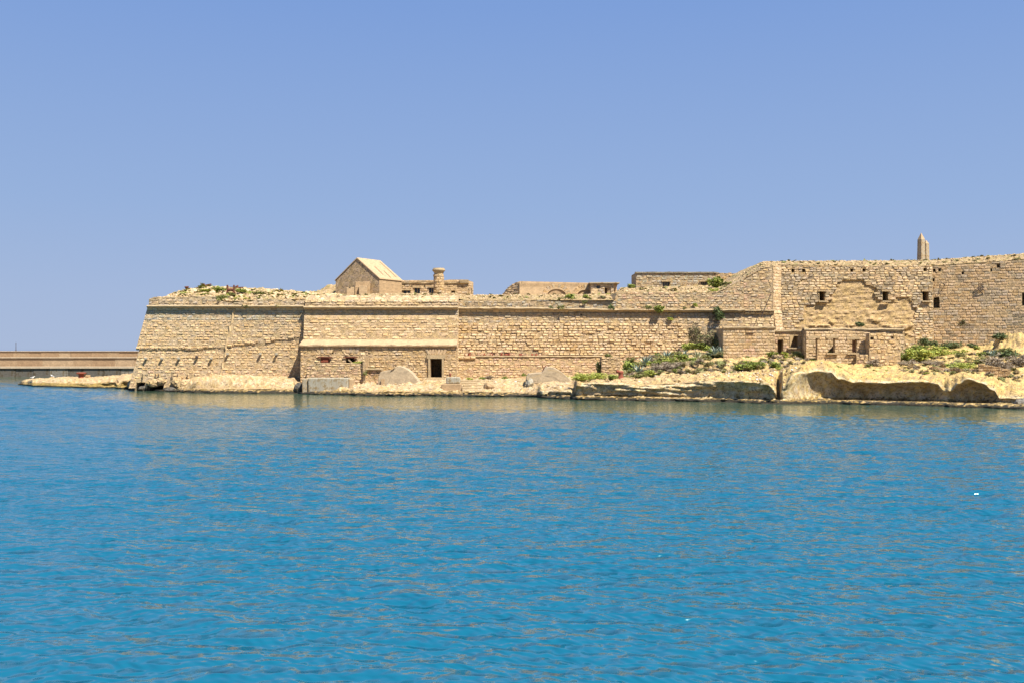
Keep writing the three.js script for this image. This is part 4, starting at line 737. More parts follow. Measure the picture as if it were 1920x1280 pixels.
{
  const g = thing('small_hut', 'small square stone hut with a dark door and tiny window, beside the casemate arches', 'hut');
  const f = makeWall(g, { L: [1108, 147.5], R: [1151, 147.5], bottom: 560, top: 531.5, thick: 3.2, course: 0.4, width: [0.7, 1.2], rough: 0.015, gap: 0.035, kind: 'dressed', tint: () => pick(5, 7, 3, 5), holes: [[1119, 535.5, 1125, 541.5, 0.5], [1134, 540, 1145.5, 556, 0.9]] });
  makeWall(g, { L: [1151, 147.5], R: [1157.5, 150.4], bottom: 560, top: [[1151, 531.5], [1157.5, 533]], thick: 1, course: 0.4, width: [0.7, 1.2], rough: 0.01, gap: 0.035, kind: 'dressed', tint: () => pick(1, 0), coreName: 'side_core' });
  part(g, 'roof_slab', boxUV(new RoundedBoxGeometry(f.L + 1.1, 0.2, 4, 1, 0.04)), M.concrete, f.pos(f.L / 2 + 0.3, f.vOf(1130, 530.8), -1.7));
  const u0 = f.uOf(1134), u1 = f.uOf(1145.5), v0 = f.vOf(1134, 556), v1 = f.vOf(1134, 540); part(g, 'door', boxUV(new THREE.BoxGeometry(u1 - u0, v1 - v0, 0.06)), M.wood, f.pos((u0 + u1) / 2, (v0 + v1) / 2, -0.5));
  const w = part(g, 'window', new THREE.BoxGeometry(0.5, 0.5, 0.05), M.glass, f.pos(f.uOf(1122), f.vOf(1122, 538.5), -0.35)); part(w, 'mullion', new THREE.BoxGeometry(0.04, 0.5, 0.08), M.concreteGrey);
}
{
  const g = thing('grey_barrack', 'long grey flat-roofed stone building with two small windows, on the rampart', 'building');
  const f = makeWall(g, { L: [1193, 152], R: [1342, 152], bottom: 552, top: [[1193, 511], [1342, 511.5]], thick: 6, course: 0.40, width: [0.6, 1.1], rough: 0.03, gap: 0.05, tint: (u, v) => patchy(u, v, 61) > -0.02 ? pick(4, 8, 7) : pick(8, 7, 8, 7), holes: [[1243, 528.5, 1256, 537, 0.9], [1315, 528.5, 1328, 538, 0.9]] });
  moulding(g, f, -0.1, f.L + 0.1, f.vOf(1260, 511), [[-1, -0.1], [0.15, -0.1], [0.18, 0.08], [-1, 0.12]], M.concreteGrey, 'coping', 0.03);
  for (const [x0, x1, y1] of [[1243, 1256, 537], [1315, 1328, 538]]) { const u0 = f.uOf(x0), u1 = f.uOf(x1), v0 = f.vOf(x0, y1), v1 = f.vOf(x0, 528.5), w = new THREE.Group(); w.name = 'window'; g.add(w); part(w, 'pane', new THREE.BoxGeometry(u1 - u0, v1 - v0, 0.04), M.glass, f.pos((u0 + u1) / 2, (v0 + v1) / 2, -0.5)); for (let i = 1; i < 4; i++) part(w, 'bar', new THREE.BoxGeometry(0.07, v1 - v0, 0.07), M.concreteGrey, f.pos(mix(u0, u1, i / 4), (v0 + v1) / 2, -0.3)); part(w, 'lintel', boxUV(new THREE.BoxGeometry(u1 - u0 + 0.4, 0.16, 0.3)), M.cordon, f.pos((u0 + u1) / 2, v1 + 0.1, 0.04)); }
  const h = thing('rubble_wall', 'short overgrown rubble wall beside the long grey building', 'wall');
  makeWall(h, { L: [1343, 153.5], R: [1392, 153.5], bottom: 545, top: [[1343, 512], [1388, 513], [1392, 516]], thick: 3, course: 0.42, width: [0.5, 1], rough: 0.08, gap: 0.08, ragged: 0.15, tint: () => pick(2, 4, 3, 1) });
}
function obelisk(px, topPy, tipPy, w, d, label) {
  const c = at(px, 660, d), base = yAt(500, d), H = yAt(topPy, d) - base, g = thing('obelisk', label, 'obelisk', V3(c.x, base, c.z), 'obelisks behind the high rampart');
  const q = (a, b, h) => { const k = new THREE.CylinderGeometry(b * Math.SQRT1_2, a * Math.SQRT1_2, h, 4, 6); k.rotateY(Math.PI / 4); k.translate(0, h / 2, 0); return boxUV(k); };
  part(g, 'shaft', q(w * 1.08, w * 0.92, H), M.concrete); const t = part(g, 'pyramid_tip', q(w * 0.92, 0.02, yAt(tipPy, d) - base - H), M.plasterPale); t.position.y = H;
  g.rotation.y = 0.42; part(g, 'pedestal', q(w * 1.4, w * 1.4, 0.8), M.concrete);
}
obelisk(1728, 449, 436.5, 0.83, 158, 'taller pointed stone obelisk on the skyline behind the high wall');
obelisk(1737, 457, 450, 0.72, 164, 'second obelisk mostly hidden behind the taller pointed one');

// ------------------------------------------------------------------ things along the waterline
function prism(name, label, category, outline, d, depth, m, round = 0.12) {
  const s = new THREE.Shape(outline.map(([x, y]) => { const p = at(x, y, d); return new THREE.Vector2(p.x, p.y); })), g = new THREE.ExtrudeGeometry(s, { depth: depth, bevelEnabled: true, bevelThickness: round, bevelSize: round, bevelSegments: 2 });
  return boxUV(g);
}
{
  const g = thing('concrete_shelter', 'half-domed plastered concrete shelter beside the doorway steps', 'shelter', V3(0, 0, -124.2));
  part(g, 'vault', prism(0, 0, 0, [[709, 724], [710, 706], [714, 698], [721, 695.5], [733, 694], [740, 689], [746, 687], [753, 688], [763, 692.5], [773, 701], [785, 716], [787, 722]], 123, 2.4, 0, 0.06), M.shelter, V3(0, 0, -1.3));
  part(g, 'door_slab', boxUV(new RoundedBoxGeometry(0.42, 0.8, 0.14, 1, 0.03)), M.plaster, V3(at(716, 660, 122).x, yAt(716, 122), 1.36));
  part(g, 'broken_edge', boxUV(new THREE.BoxGeometry(0.5, 0.1, 2.4)), M.core, V3(at(737, 660, 123).x, yAt(690.5, 123), 0.1)).rotation.z = 0.6;
}
{
  const g = thing('concrete_wedge', 'cracked sloping concrete wedge shelter beside the broad shore steps', 'shelter', V3(0, 0, -120));
  part(g, 'shell', prism(0, 0, 0, [[986, 717], [988, 706], [992, 701], [1004, 699.5], [1016, 698.5], [1021, 692], [1026, 688.5], [1032, 688], [1040, 690], [1050, 696], [1060, 704], [1070, 713], [1072, 718]], 118, 3, 0, 0.06), M.shelter, V3(0, 0, 0));
  const ir = at(1020, 692, 117.5); const a = part(g, 'iron_spike', new THREE.CylinderGeometry(0.05, 0.05, 0.8, 6), M.rust, V3(ir.x, ir.y + 0.1, 2.7)); a.rotation.z = -0.5; const b = part(g, 'iron_spike', new THREE.CylinderGeometry(0.05, 0.05, 0.8, 6), M.rust, V3(ir.x - 0.1, ir.y + 0.15, 2.7)); b.rotation.z = 0.2;
  { const q = new Quads(); const P = (x, y) => { const p = at(x, y, 116.65); return V3(p.x, p.y, 3.4); }; for (const [x0, y0, x1, y1] of [[1002, 706, 1006, 703.5], [1006, 703.5, 1014, 702.5], [986, 711, 1002, 706], [1028, 693, 1042, 694], [1042, 694, 1056, 702]]) q.quad(P(x0, y0), P(x1, y1), P(x1, y1 + 0.9), P(x0, y0 + 0.9)); part(g, 'crack', q.geo(), M.core); }
}
{
  const g = thing('concrete_block', 'weathered grey concrete landing block at the water, below the yard wall', 'concrete block', V3(0, 0, -122));
  const X = (px) => at(px, 660, 121.5).x, yb = 0.1, yt = yAt(708, 121.5);
  part(g, 'block', boxUV(new RoundedBoxGeometry(X(653) - X(578), yt - yb, 2.4, 2, 0.1)), M.concreteGrey, V3((X(578) + X(653)) / 2, (yt + yb) / 2, -0.4));
  part(g, 'end_block', boxUV(new RoundedBoxGeometry(X(576.5) - X(566), yt - yb - 0.05, 2.2, 2, 0.1)), M.concrete, V3((X(566) + X(576.5)) / 2, (yt + yb) / 2 - 0.05, -0.5));
  part(g, 'end_block', boxUV(new RoundedBoxGeometry(X(660) - X(653.4), yt - yb - 0.12, 1.9, 2, 0.08)), M.plasterPale, V3((X(653.4) + X(660)) / 2, (yt + yb) / 2 - 0.06, -0.6));
}
{
  const g = thing('stone_pier', 'squat grey stone mooring block on a stepped base, in front of the doorway', 'stone block', V3(at(849, 660, 117.5).x, 0, -118.4));
  const y0 = yAt(732, 117.5), y1 = yAt(719, 117.5), y2 = yAt(706.5, 117.5);
  part(g, 'base', boxUV(new RoundedBoxGeometry(2.3, y1 - y0 + 0.4, 2.2, 2, 0.08)), M.plaster, V3(-0.2, (y0 + y1) / 2 - 0.2, 0.1));
  part(g, 'block', boxUV(new RoundedBoxGeometry(1.62, y2 - y1, 1.5, 2, 0.12)), M.concreteGrey, V3(0, (y1 + y2) / 2, 0));
  single('rusty_post', new THREE.LatheGeometry([[0.0, 0.55], [0.12, 0.55], [0.16, 0.42], [0.1, 0.38], [0.1, 0.1], [0.16, 0], [0, 0]].map(([a, b]) => new THREE.Vector2(a, b)), 10), M.rustRed, 'tiny rusty post behind the squat grey stone block', 'post', at(844, 708, 122));
}
{
  const g = thing('shore_steps', 'broad worn stone steps leading down to the water, beside the mooring block', 'steps');
  const step = (x0, x1, y, d, dep) => { const a = at(x0, y, d), b = at(x1, y, d); part(g, 'step', boxUV(new RoundedBoxGeometry(b.x - a.x, 0.34, dep, 1, 0.05)), M.cordon, V3((a.x + b.x) / 2, a.y - 0.17, -d - dep / 2)); };
  step(866, 920, 729.5, 116.9, 1.6); step(866, 918, 725.5, 117.6, 1.6); step(868, 922, 720.5, 118.7, 1.7); step(864, 930, 716, 120, 1.8); step(858, 985, 712, 121.5, 2.2);
  const h = thing('quay_steps', 'short flight of three pale steps, beside the cracked concrete wedge', 'steps');
  const step2 = (x0, x1, y, d, dep) => { const a = at(x0, y, d), b = at(x1, y, d); part(h, 'step', boxUV(new RoundedBoxGeometry(b.x - a.x, 0.3, dep, 1, 0.05)), M.cordon, V3((a.x + b.x) / 2, a.y - 0.15, -d - dep / 2)); };
  step2(1038, 1074, 728.5, 110.4, 1.3); step2(1042, 1074, 724, 111.3, 1.3); step2(1046, 1074, 720, 112.2, 1.4);
  const k = thing('door_steps', 'two low stone steps below the black doorway', 'steps');
  for (const [x0, x1, y, d] of [[798, 836, 709, 127], [794, 838, 712.5, 125.6]]) { const a = at(x0, y, d), b = at(x1, y, d); part(k, 'step', boxUV(new RoundedBoxGeometry(b.x - a.x, 0.5, 1.6, 1, 0.05)), M.cordon, V3((a.x + b.x) / 2, a.y - 0.25, -d - 0.8)); }
}

// ------------------------------------------------------------------ breakwater across the harbour mouth
{
  const g = thing('breakwater', 'long three-tier breakwater with a black-stained quay face, beyond the rock spit', 'breakwater', V3(0, 0, -205));
  const X = (px, d) => at(px, 660, d).x, box = (n, x0, x1, yb, yt, d, dep, m, k = 0.5) => part(g, n, boxUV(new THREE.BoxGeometry(X(x1, d) - X(x0, d), yt - yb, dep), k), m, V3((X(x0, d) + X(x1, d)) / 2, (yb + yt) / 2, 205 - d - dep / 2));
  const yq = yAt(687, 205), ym = yAt(669, 209), yp = yAt(657.5, 213);
  for (let x = -240, i = 0; x < 330; i++) { const w = rr(26, 40); box('quay_block', x, x + w - 0.7, -3, yq - 0.35 + rr(-0.03, 0.03), 205 + rr(0, 0.12), 5, i % 4 === 2 ? M.quayGrey : M.quay, 0.11 + 0.03 * (i % 3)); x += w; }
  box('quay_coping', -240, 330, yq - 0.34, yq, 204.8, 9, M.jettyPale);
  const shades = [M.jetty, mat(0.46, 0.33, 0.21, { map: stainMap, bumpMap: stoneBump, bumpScale: 0.04 }), mat(0.52, 0.39, 0.26, { map: stainMap, bumpMap: stoneBump, bumpScale: 0.04 })];
  for (let x = -240, i = 0; x < 330; i++) { const w = rr(30, 60); box('wall_panel', x, x + w - 0.15, yq + 0.005, ym - 0.2, 209 + rr(0, 0.05), 4, shades[(i * 2) % 3], 0.3); x += w; }
  box('wall_coping', -240, 330, ym - 0.195, ym, 208.8, 5, M.jettyPale);
  for (let x = -240, i = 0; x < 330; i++) { const w = [22, 34, 21, 40, 30][i % 5]; box('parapet_panel', x, x + w - 0.12, ym + 0.005, yp - 0.12, 213 + rr(0, 0.06), 2, i % 5 === 2 ? shades[2] : i % 3 ? M.jetty : shades[1], 0.2); x += w; }
  box('parapet_coping', -240, 330, yp - 0.115, yp, 212.85, 2.4, M.jettyPale);
  const pole = thing('slim_pole', 'thin bare pole standing on the breakwater parapet', 'pole', at(29, 657.5, 213.8));
  part(pole, 'mast', new THREE.CylinderGeometry(0.05, 0.07, 1.8, 8), M.ironDark, V3(0, 0.9, 0)); part(pole, 'foot', new THREE.CylinderGeometry(0.16, 0.2, 0.12, 8), M.ironDark, V3(0, 0.06, 0));
}

// ------------------------------------------------------------------ small ironwork and birds
const lathe = (pts, n = 14) => new THREE.LatheGeometry(pts.map(([a, b]) => new THREE.Vector2(a, b)), n);
{
  const p = at(151.5, 708, 148.5), g = thing('bollard', 'rusty iron drum bollard on the low rock spit', 'bollard', V3(p.x, p.y - 0.1, p.z), 'mooring bollards');
  part(g, 'post', lathe([[0.55, 0], [0.55, 0.12], [0.4, 0.18], [0.38, 0.62], [0.44, 0.68]]), M.rustRed); part(g, 'head', lathe([[0.4, 0.66], [0.7, 0.72], [0.72, 0.86], [0.62, 0.92], [0, 0.95]]), M.rustRed);
  const d = 109.2, q = at(1164, 713, d), h = thing('bollard', 'rusty red hooked bollard on the rock, beside the stone pier', 'bollard', V3(q.x, groundY(1164, d) - 0.03, q.z), 'mooring bollards');
  part(h, 'post', lathe([[0.42, 0], [0.36, 0.1], [0.27, 0.2], [0.25, 0.5], [0.33, 0.62], [0.34, 0.72], [0.2, 0.8], [0, 0.82]]), M.rustRed);
  const hd = part(h, 'head', new THREE.CapsuleGeometry(0.17, 0.35, 4, 10), M.rustRed, V3(-0.18, 0.68, 0)); hd.rotation.z = 1.25;
}
{
  const k = at(432, 549, 137.5), g = thing('rusty_winch', 'rusty iron winch frame with two uprights, in the weeds on the bastion top', 'winch', V3(k.x, terraceY(432, 137.5) + 0.3, k.z));
  for (const x of [-0.45, 0.45]) { part(g, 'upright', boxUV(new THREE.BoxGeometry(0.16, 1.1, 0.3)), M.rust, V3(x, 0.55, 0)); part(g, 'foot', new THREE.BoxGeometry(0.2, 0.12, 0.8), M.rust, V3(x, 0.06, 0.02)); }
  const dr = part(g, 'drum', new THREE.CylinderGeometry(0.2, 0.2, 0.74, 12), M.rust, V3(0, 0.45, 0)); dr.rotation.z = Math.PI / 2; part(g, 'tie_bar', new THREE.BoxGeometry(0.74, 0.1, 0.1), M.rust, V3(0, 0.8, 0.02));
  const scrap = (px, label, r) => { const c = at(px, 545, 143), s = thing('iron_fitting', label, 'iron fitting', V3(c.x, terraceY(px, 143) + 0.05, c.z), 'rusty fittings on the bastion'); part(s, 'stub', lathe([[0.28, 0], [0.22, 0.1], [0.2, 0.4], [0.3, 0.48], [0.3, 0.6], [0, 0.62]], 10), M.rust).rotation.z = r; part(s, 'bar', new THREE.BoxGeometry(0.8, 0.16, 0.2), M.rust, V3(0.25, 0.32, 0)).rotation.z = -0.15 + r * 0.3; };
  scrap(350, 'rusty iron fitting nearest the tip, on the rubble skyline', 0.1); scrap(387, 'rusty iron fitting on the highest hump of the bastion rubble', 1.1); scrap(447, 'rusty iron fitting on the skyline, just past the winch', 0.6);
}
function gull(px, py, d, turn, label) {
  const g = thing('gull', label, 'bird', at(px, py, d), 'gulls on the spit'); g.rotation.y = turn;
  const ring = [[-0.34, 0.2, 0.012], [-0.24, 0.2, 0.045], [-0.1, 0.21, 0.1], [0.04, 0.23, 0.125], [0.14, 0.27, 0.1], [0.19, 0.34, 0.06], [0.22, 0.4, 0.058], [0.26, 0.42, 0.052], [0.3, 0.415, 0.025], [0.37, 0.4, 0.008]], q = new Quads(), K = 10;
  const P = (i, a) => { const [x, y, r] = ring[i]; return V3(x, y + r * Math.sin(a), r * 0.85 * Math.cos(a)); };
  for (let i = 0; i < ring.length - 1; i++) for (let k = 0; k < K; k++) { const a = k / K * 6.2832, b = (k + 1) / K * 6.2832; q.quad(P(i, a), P(i + 1, a), P(i + 1, b), P(i, b)); }
  part(g, 'body', q.geo(), mat(0.75, 0.75, 0.74));
  for (const s of [-1, 1]) { const w = part(g, 'wing', new THREE.SphereGeometry(1, 10, 6), mat(0.35, 0.36, 0.38), V3(-0.1, 0.25, s * 0.08)); w.scale.set(0.24, 0.075, 0.04); w.rotation.z = 0.12; const l = part(g, 'leg', new THREE.CylinderGeometry(0.008, 0.008, 0.14, 5), mat(0.5, 0.35, 0.1), V3(0, 0.07, s * 0.04)); }
}
gull(60, 710, 153.5, 0.3, 'white gull with raised head at the seaward tip of the spit'); gull(97.5, 707.5, 153, 2.8, 'white gull standing mid-way along the low spit');
{
  const s = at(163, 706, 149), q = single('square_stone', boxUV(new RoundedBoxGeometry(0.75, 0.4, 0.6, 1, 0.08)), M.plaster, 'small square pinkish stone beside the drum bollard on the spit', 'stone', V3(s.x, s.y + 0.1, s.z));
  const p = at(1836, 763.2, 91.6), k = single('red_plank', boxUV(new RoundedBoxGeometry(1.25, 0.1, 0.25, 1, 0.03)), mat(0.5, 0.05, 0.09), 'faded red plank stranded at the waterline below the second cave', 'plank', V3(p.x, 0.2, p.z)); k.rotation.y = 0.06;
  const b = at(1914, 757, 90.2), bg = new THREE.IcosahedronGeometry(1, 2), bp = bg.attributes.position; for (let i = 0; i < bp.count; i++) { const v = V3().fromBufferAttribute(bp, i); { const t = 1 + 0.5 * fbm(v.x * 1.7, v.y * 1.7, v.z * 1.7, 4); v.set(Math.round(v.x * 2.6) / 2.6 * 0.5 + v.x * 0.5, Math.round(v.y * 2.2) / 2.2 * 0.6 + v.y * 0.4, Math.round(v.z * 2.6) / 2.6 * 0.5 + v.z * 0.5).multiplyScalar(t); } bp.setXYZ(i, v.x, v.y, v.z); } bg.computeVertexNormals();
  const rk = (px, py, d, sx, sy, sz, label, m, r) => { const c = at(px, py, d), o = single('boulder', bg, m, label, 'boulder', V3(c.x, c.y, c.z)); o.scale.set(sx, sy, sz); o.rotation.y = r; return o; };
  rk(1916, 756, 90.6, 0.75, 0.5, 0.6, 'grey boulder at the waterline near the end of the yellow rock', M.quayGrey, 1);
  rk(993, 719, 115.6, 0.5, 0.62, 0.45, 'upright grey boulder in front of the cracked concrete wedge', M.concreteGrey, 2);
  rk(917, 724, 117, 0.62, 0.5, 0.5, 'tan boulder at the end of the broad shore steps', M.plaster, 3);
  rk(239, 716, 141.5, 1.6, 1.0, 1.1, 'big pale boulder between the spit and the bastion foot', M.plasterPale, 0.4);
  rk(254, 722, 138.5, 1.7, 0.7, 1.0, 'slanted grey boulder at the bastion corner', M.concrete, 2.2);
  rk(272, 728, 131, 0.9, 0.5, 0.7, 'dark wet boulder at the mouth of the foot cave', M.quay, 1.2);
  rk(318, 731, 129.5, 1.0, 0.42, 0.7, 'dark boulder below the cave under the bastion', M.quay, 2.6);
  rk(287, 717, 130.4, 0.9, 0.55, 0.7, 'brown rock wedged above the seaward side of the foot cave', M.core, 0.8);
  rk(331, 716, 130.2, 1.0, 0.7, 0.7, 'brown rock leaning into the foot cave from the shore side', M.core, 1.9);
  rk(301, 715, 130.6, 0.7, 0.5, 0.6, 'jagged rock between the two mouths of the foot cave', M.core, 2.9);
  rk(346, 722, 129.2, 1.1, 0.8, 0.8, 'brown boulder leaning on the bastion foot beside the cave', M.core, 0.2);
  rk(560, 728, 122.6, 0.5, 0.75, 0.6, 'dark boulder in the gap beside the landing block', M.quay, 0.9);
  rk(785, 728, 119.5, 1.3, 0.35, 0.6, 'tilted slab of pale rock below the doorway', M.plasterPale, 0.5);
}

// ------------------------------------------------------------------ plants
const leafMat = (o = {}) => new THREE.MeshStandardMaterial({ vertexColors: true, roughness: 0.75, side: THREE.DoubleSide, ...o });
const foliageMat = leafMat();
const PAL = { green: [[0.18, 0.22, 0.03], [0.26, 0.29, 0.045], [0.12, 0.155, 0.025]], lime: [[0.31, 0.34, 0.05], [0.40, 0.39, 0.075], [0.21, 0.26, 0.04]], dark: [[0.05, 0.08, 0.022], [0.075, 0.11, 0.028], [0.10, 0.12, 0.035]], dry: [[0.24, 0.19, 0.13], [0.31, 0.25, 0.18], [0.19, 0.14, 0.09]], olive: [[0.18, 0.185, 0.045], [0.25, 0.23, 0.07], [0.12, 0.13, 0.035]], brown: [[0.12, 0.09, 0.05], [0.17, 0.13, 0.07], [0.14, 0.15, 0.05]] };
const bushCache = {};
function bushGeometry(kind, size, variant) { // leaf-sized faces in clumps; unit: radius 0.5 each way, base at y = 0
  const key = kind + size + variant; if (bushCache[key]) return bushCache[key];
  const n = [320, 800, 1700][size], leaf = [0.2, 0.14, 0.09][size], clumps = [7, 13, 26][size], p = [], c = [], cs = [];
  for (let i = 0; i < clumps; i++) { const a = rr(0, 6.283), r = Math.sqrt(rnd()) * 0.36, y = rr(0.1, 0.72) * (1 - r * 0.9); cs.push([Math.cos(a) * r, y, Math.sin(a) * r, rr(0.1, 0.2)]); }
  const stringy = kind === 'dry' || kind === 'brown';
  for (let i = 0; i < n; i++) {
    const k = cs[Math.floor(rnd() * clumps)], th = rr(0, 6.283), ph = Math.acos(rr(-1, 1)), r = k[3] * Math.cbrt(rr(0.25, 1));
    const o = V3(k[0] + r * Math.sin(ph) * Math.cos(th), Math.max(0.005, k[1] + r * Math.cos(ph)), k[2] + r * Math.sin(ph) * Math.sin(th));
    const dir = V3(rr(-1, 1), rr(-0.3, 1), rr(-1, 1)).normalize(), w = V3(rr(-1, 1), rr(-1, 1), rr(-1, 1)).cross(dir).normalize(), L = leaf * rr(0.6, 1.2) * (stringy ? 1.7 : 1), W = L * (stringy ? 0.09 : 0.26);
    const a = o.clone(), b = o.clone().addScaledVector(dir, L * 0.5).addScaledVector(w, W), e = o.clone().addScaledVector(dir, L), f = o.clone().addScaledVector(dir, L * 0.5).addScaledVector(w, -W);
    const col = PAL[kind][Math.floor(rnd() * 3)], j = rr(0.8, 1.2);
    for (const q of [a, b, e, a, e, f]) { p.push(q.x, q.y, q.z); c.push(col[0] * j, col[1] * j, col[2] * j); }
  }
  const g = new THREE.BufferGeometry(); g.setAttribute('position', new THREE.Float32BufferAttribute(p, 3)); g.setAttribute('color', new THREE.Float32BufferAttribute(c, 3)); g.computeVertexNormals(); return bushCache[key] = g;
}
const twig = new THREE.CylinderGeometry(0.012, 0.03, 0.5, 5); twig.translate(0, 0.22, 0);
function bush(px, py, wPx, hPx, kind, label, d, group, name = 'bush') { // py: its lowest point
  const dd = d ?? groundHit(px, py), p = at(px, py, dd), s = dd / FOCAL, W = wPx * s * 1.35, H = hPx * s * 1.25, size = wPx > 32 ? 2 : wPx > 15 ? 1 : 0;
  const g = thing(name, label, 'bush', V3(p.x, p.y - 0.05, p.z), group), m = part(g, 'foliage', bushGeometry(kind, size, Math.floor(rnd() * 3)), foliageMat);
  m.scale.set(W, H, Math.max(0.5, Math.min(W, H * 1.6))); m.rotation.y = rr(0, 6.283) * 0.12;
  if (wPx > 15) for (let i = 0; i < 4; i++) { const t = part(g, 'stem', twig, M.wood); t.scale.set(1, H, 1); t.rotation.set(rr(-0.5, 0.5), 0, rr(-0.7, 0.7)); }
  return g;
}
// on the shore slope
bush(1094, 713, 44, 16, 'lime', 'wide low bright green bush at the rock edge, next to the concrete wedge');
bush(1122, 711, 40, 15, 'lime', 'bright green ground bush in front of the ivy beside the stone pier');
bush(1147, 710, 26, 11, 'green', 'low green bush at the foot of the square stone pier');
bush(1125, 702, 12, 32, 'dark', 'dark ivy clinging to the near side of the square pier', 117.5, null, 'ivy');
bush(1140, 670, 18, 9, 'olive', 'small olive bush growing on top of the square pier', 117.2);
bush(1176, 700, 26, 28, 'green', 'upright green bush right next to the square pier');
bush(1183, 678, 14, 12, 'olive', 'thin olive shrub above the first agave', 121);
bush(1218, 704, 24, 13, 'lime', 'small lime bush in front of the agave pair');
bush(1196, 707, 30, 9, 'olive', 'flat olive scrub beside the red hooked bollard');
bush(1240, 695, 34, 20, 'dry', 'grey brown dry scrub in the middle of the agave bank');
bush(1262, 692, 36, 16, 'dry', 'dry pinkish scrub at the edge of the ochre hollow');
bush(1268, 686, 22, 15, 'olive', 'olive bush just above the ochre hollow');
bush(1245, 679, 34, 16, 'olive', 'grey green scrub around the middle agave', 119);
bush(1233, 668, 14, 10, 'green', 'small green tuft against the curtain wall behind the agaves', 128);
bush(1278, 675, 30, 16, 'green', 'green bush between the agaves and the variegated yucca', 119);
bush(1292, 655, 22, 15, 'lime', 'bright green bush at the foot of the dead ivy', 127);
bush(1316, 655, 32, 17, 'green', 'green bush between the dead ivy and the brush mound', 126);
bush(1302, 652, 16, 48, 'brown', 'tall column of dead ivy hanging on the curtain wall', 133.4, null, 'ivy');
bush(1337, 655, 42, 38, 'brown', 'large rounded mound of dry brush against the plain block wall', 126);
bush(1347, 654, 26, 22, 'olive', 'yellowish living half of the dry brush mound', 124.6);
bush(1340, 672, 34, 17, 'dark', 'dark green thicket under the dry brush mound', 121.5);
bush(1322, 676, 30, 14, 'olive', 'olive scrub at the foot of the variegated yucca', 118);
bush(1270, 698, 14, 9, 'green', 'tiny green bush on the lip of the ochre hollow');
bush(1405, 693, 46, 22, 'green', 'large rounded green bush on the rock below the plain block wall');
bush(1404, 671, 12, 6, 'green', 'small green tuft at the foot of the plain block wall', 120.9);
bush(1383, 673, 9, 5, 'olive', 'tiny tuft near the start of the plain block wall', 120.8);
bush(1432, 680, 17, 11, 'olive', 'small olive bush above the large round green bush');
bush(1448, 669, 20, 14, 'green', 'green bush at the doorway edge of the ruined bay', 120.3);
bush(1471, 670, 13, 13, 'lime', 'upright lime bush in front of the ruined bay doorway', 120.4);
bush(1494, 669, 30, 12, 'olive', 'long low bush under the triangular hole of the ruined bay', 120.6);
bush(1452, 688, 22, 13, 'green', 'green bush among pale stones next to the large round bush');
bush(1463, 692, 20, 7, 'lime', 'low lime weeds on the rock above the cleft');
bush(1559, 661, 12, 5, 'lime', 'green weeds inside the window of the roofless ruin', 120.5);
bush(1640, 686, 28, 14, 'dry', 'grey dry bush at the foot of the roofless ruin', 116.4);
bush(1630, 688, 11, 8, 'olive', 'small olive tuft beside the grey dry bush at the ruin');
bush(1611, 612, 16, 10, 'dark', 'dark bush on the wall top above the roofless ruin', 124.8);
bush(1700, 678, 34, 22, 'green', 'green bush at the end wall of the roofless ruin');
bush(1730, 676, 62, 28, 'lime', 'broad yellow green shrub in the middle of the slope below the flank wall');
bush(1760, 668, 44, 22, 'lime', 'tall yellow green shrub next to the dark bushes');
bush(1752, 684, 40, 12, 'dry', 'dry grass tuft along the front of the yellow green shrub');
bush(1706, 684, 40, 9, 'dry', 'dry grass strip behind the yellow rock plateau');
bush(1785, 664, 30, 10, 'lime', 'low lime bush at the end of the green slope');
bush(1741, 650, 34, 19, 'dark', 'dark bush in the angle of the two high walls', 132);
bush(1781, 654, 44, 16, 'dark', 'long dark bush along the foot of the flank wall', 130);
bush(1822, 651, 22, 9, 'dark', 'small dark bush at the middle of the flank wall foot', 130);
bush(1877, 635, 26, 14, 'dark', 'dark bush on the ochre outcrop under the flank wall', 125);
bush(1810, 660, 14, 8, 'lime', 'small bright bush on the pale rubble slope');
bush(1841, 668, 18, 13, 'green', 'round green bush on the pale rubble slope');
bush(1806, 693, 52, 16, 'lime', 'wide lime bush right behind the reddish edging stones');
bush(1838, 682, 40, 16, 'olive', 'grey green bush behind the top end of the low tan wall');
bush(1776, 688, 20, 9, 'green', 'small green bush at the far end of the edging stones');
bush(1866, 668, 30, 16, 'dark', 'dark bush above the grey dry bush');
bush(1896, 670, 32, 18, 'dark', 'dark bush near the edge of the view under the outcrop');
bush(1874, 694, 62, 30, 'dry', 'big grey dry bush behind the low tan wall');
bush(1912, 684, 34, 24, 'dry', 'brown dry bush past the low tan wall');
bush(931, 709, 26, 14, 'lime', 'bright green bush at the top of the broad shore steps');
bush(916, 711, 16, 9, 'dry', 'dry tuft next to the bright bush on the shore steps');
bush(882, 711, 14, 6, 'lime', 'small green tuft on the paving near the mooring block', 122);
bush(902, 710, 12, 6, 'green', 'small green tuft half way along the paving', 122);
bush(947, 709, 10, 6, 'green', 'small green tuft past the bright bush on the paving', 122);
bush(983, 704, 8, 7, 'green', 'tiny bush at the wall foot behind the concrete wedge', 127);
bush(1062, 706, 10, 5, 'lime', 'tiny lime tuft behind the slope of the concrete wedge', 121);
bush(672, 681, 20, 6, 'lime', 'green weeds on the yard wall below the second rusty window', 126);
bush(697, 691, 10, 4, 'olive', 'small weeds on the coping of the low yard wall', 126.4);
bush(684, 702, 7, 10, 'olive', 'weeds in the corner of the low yard wall', 125);
bush(1190, 690, 26, 16, 'olive', 'olive scrub between the first two agaves');
bush(1228, 688, 30, 18, 'green', 'leafy green bush between the tall agave and the dry scrub');
bush(1256, 682, 26, 14, 'lime', 'lime green bush at the foot of the middle agave', 117);
bush(1222, 676, 26, 12, 'dry', 'dry twiggy scrub along the wall foot behind the tall agave', 124);
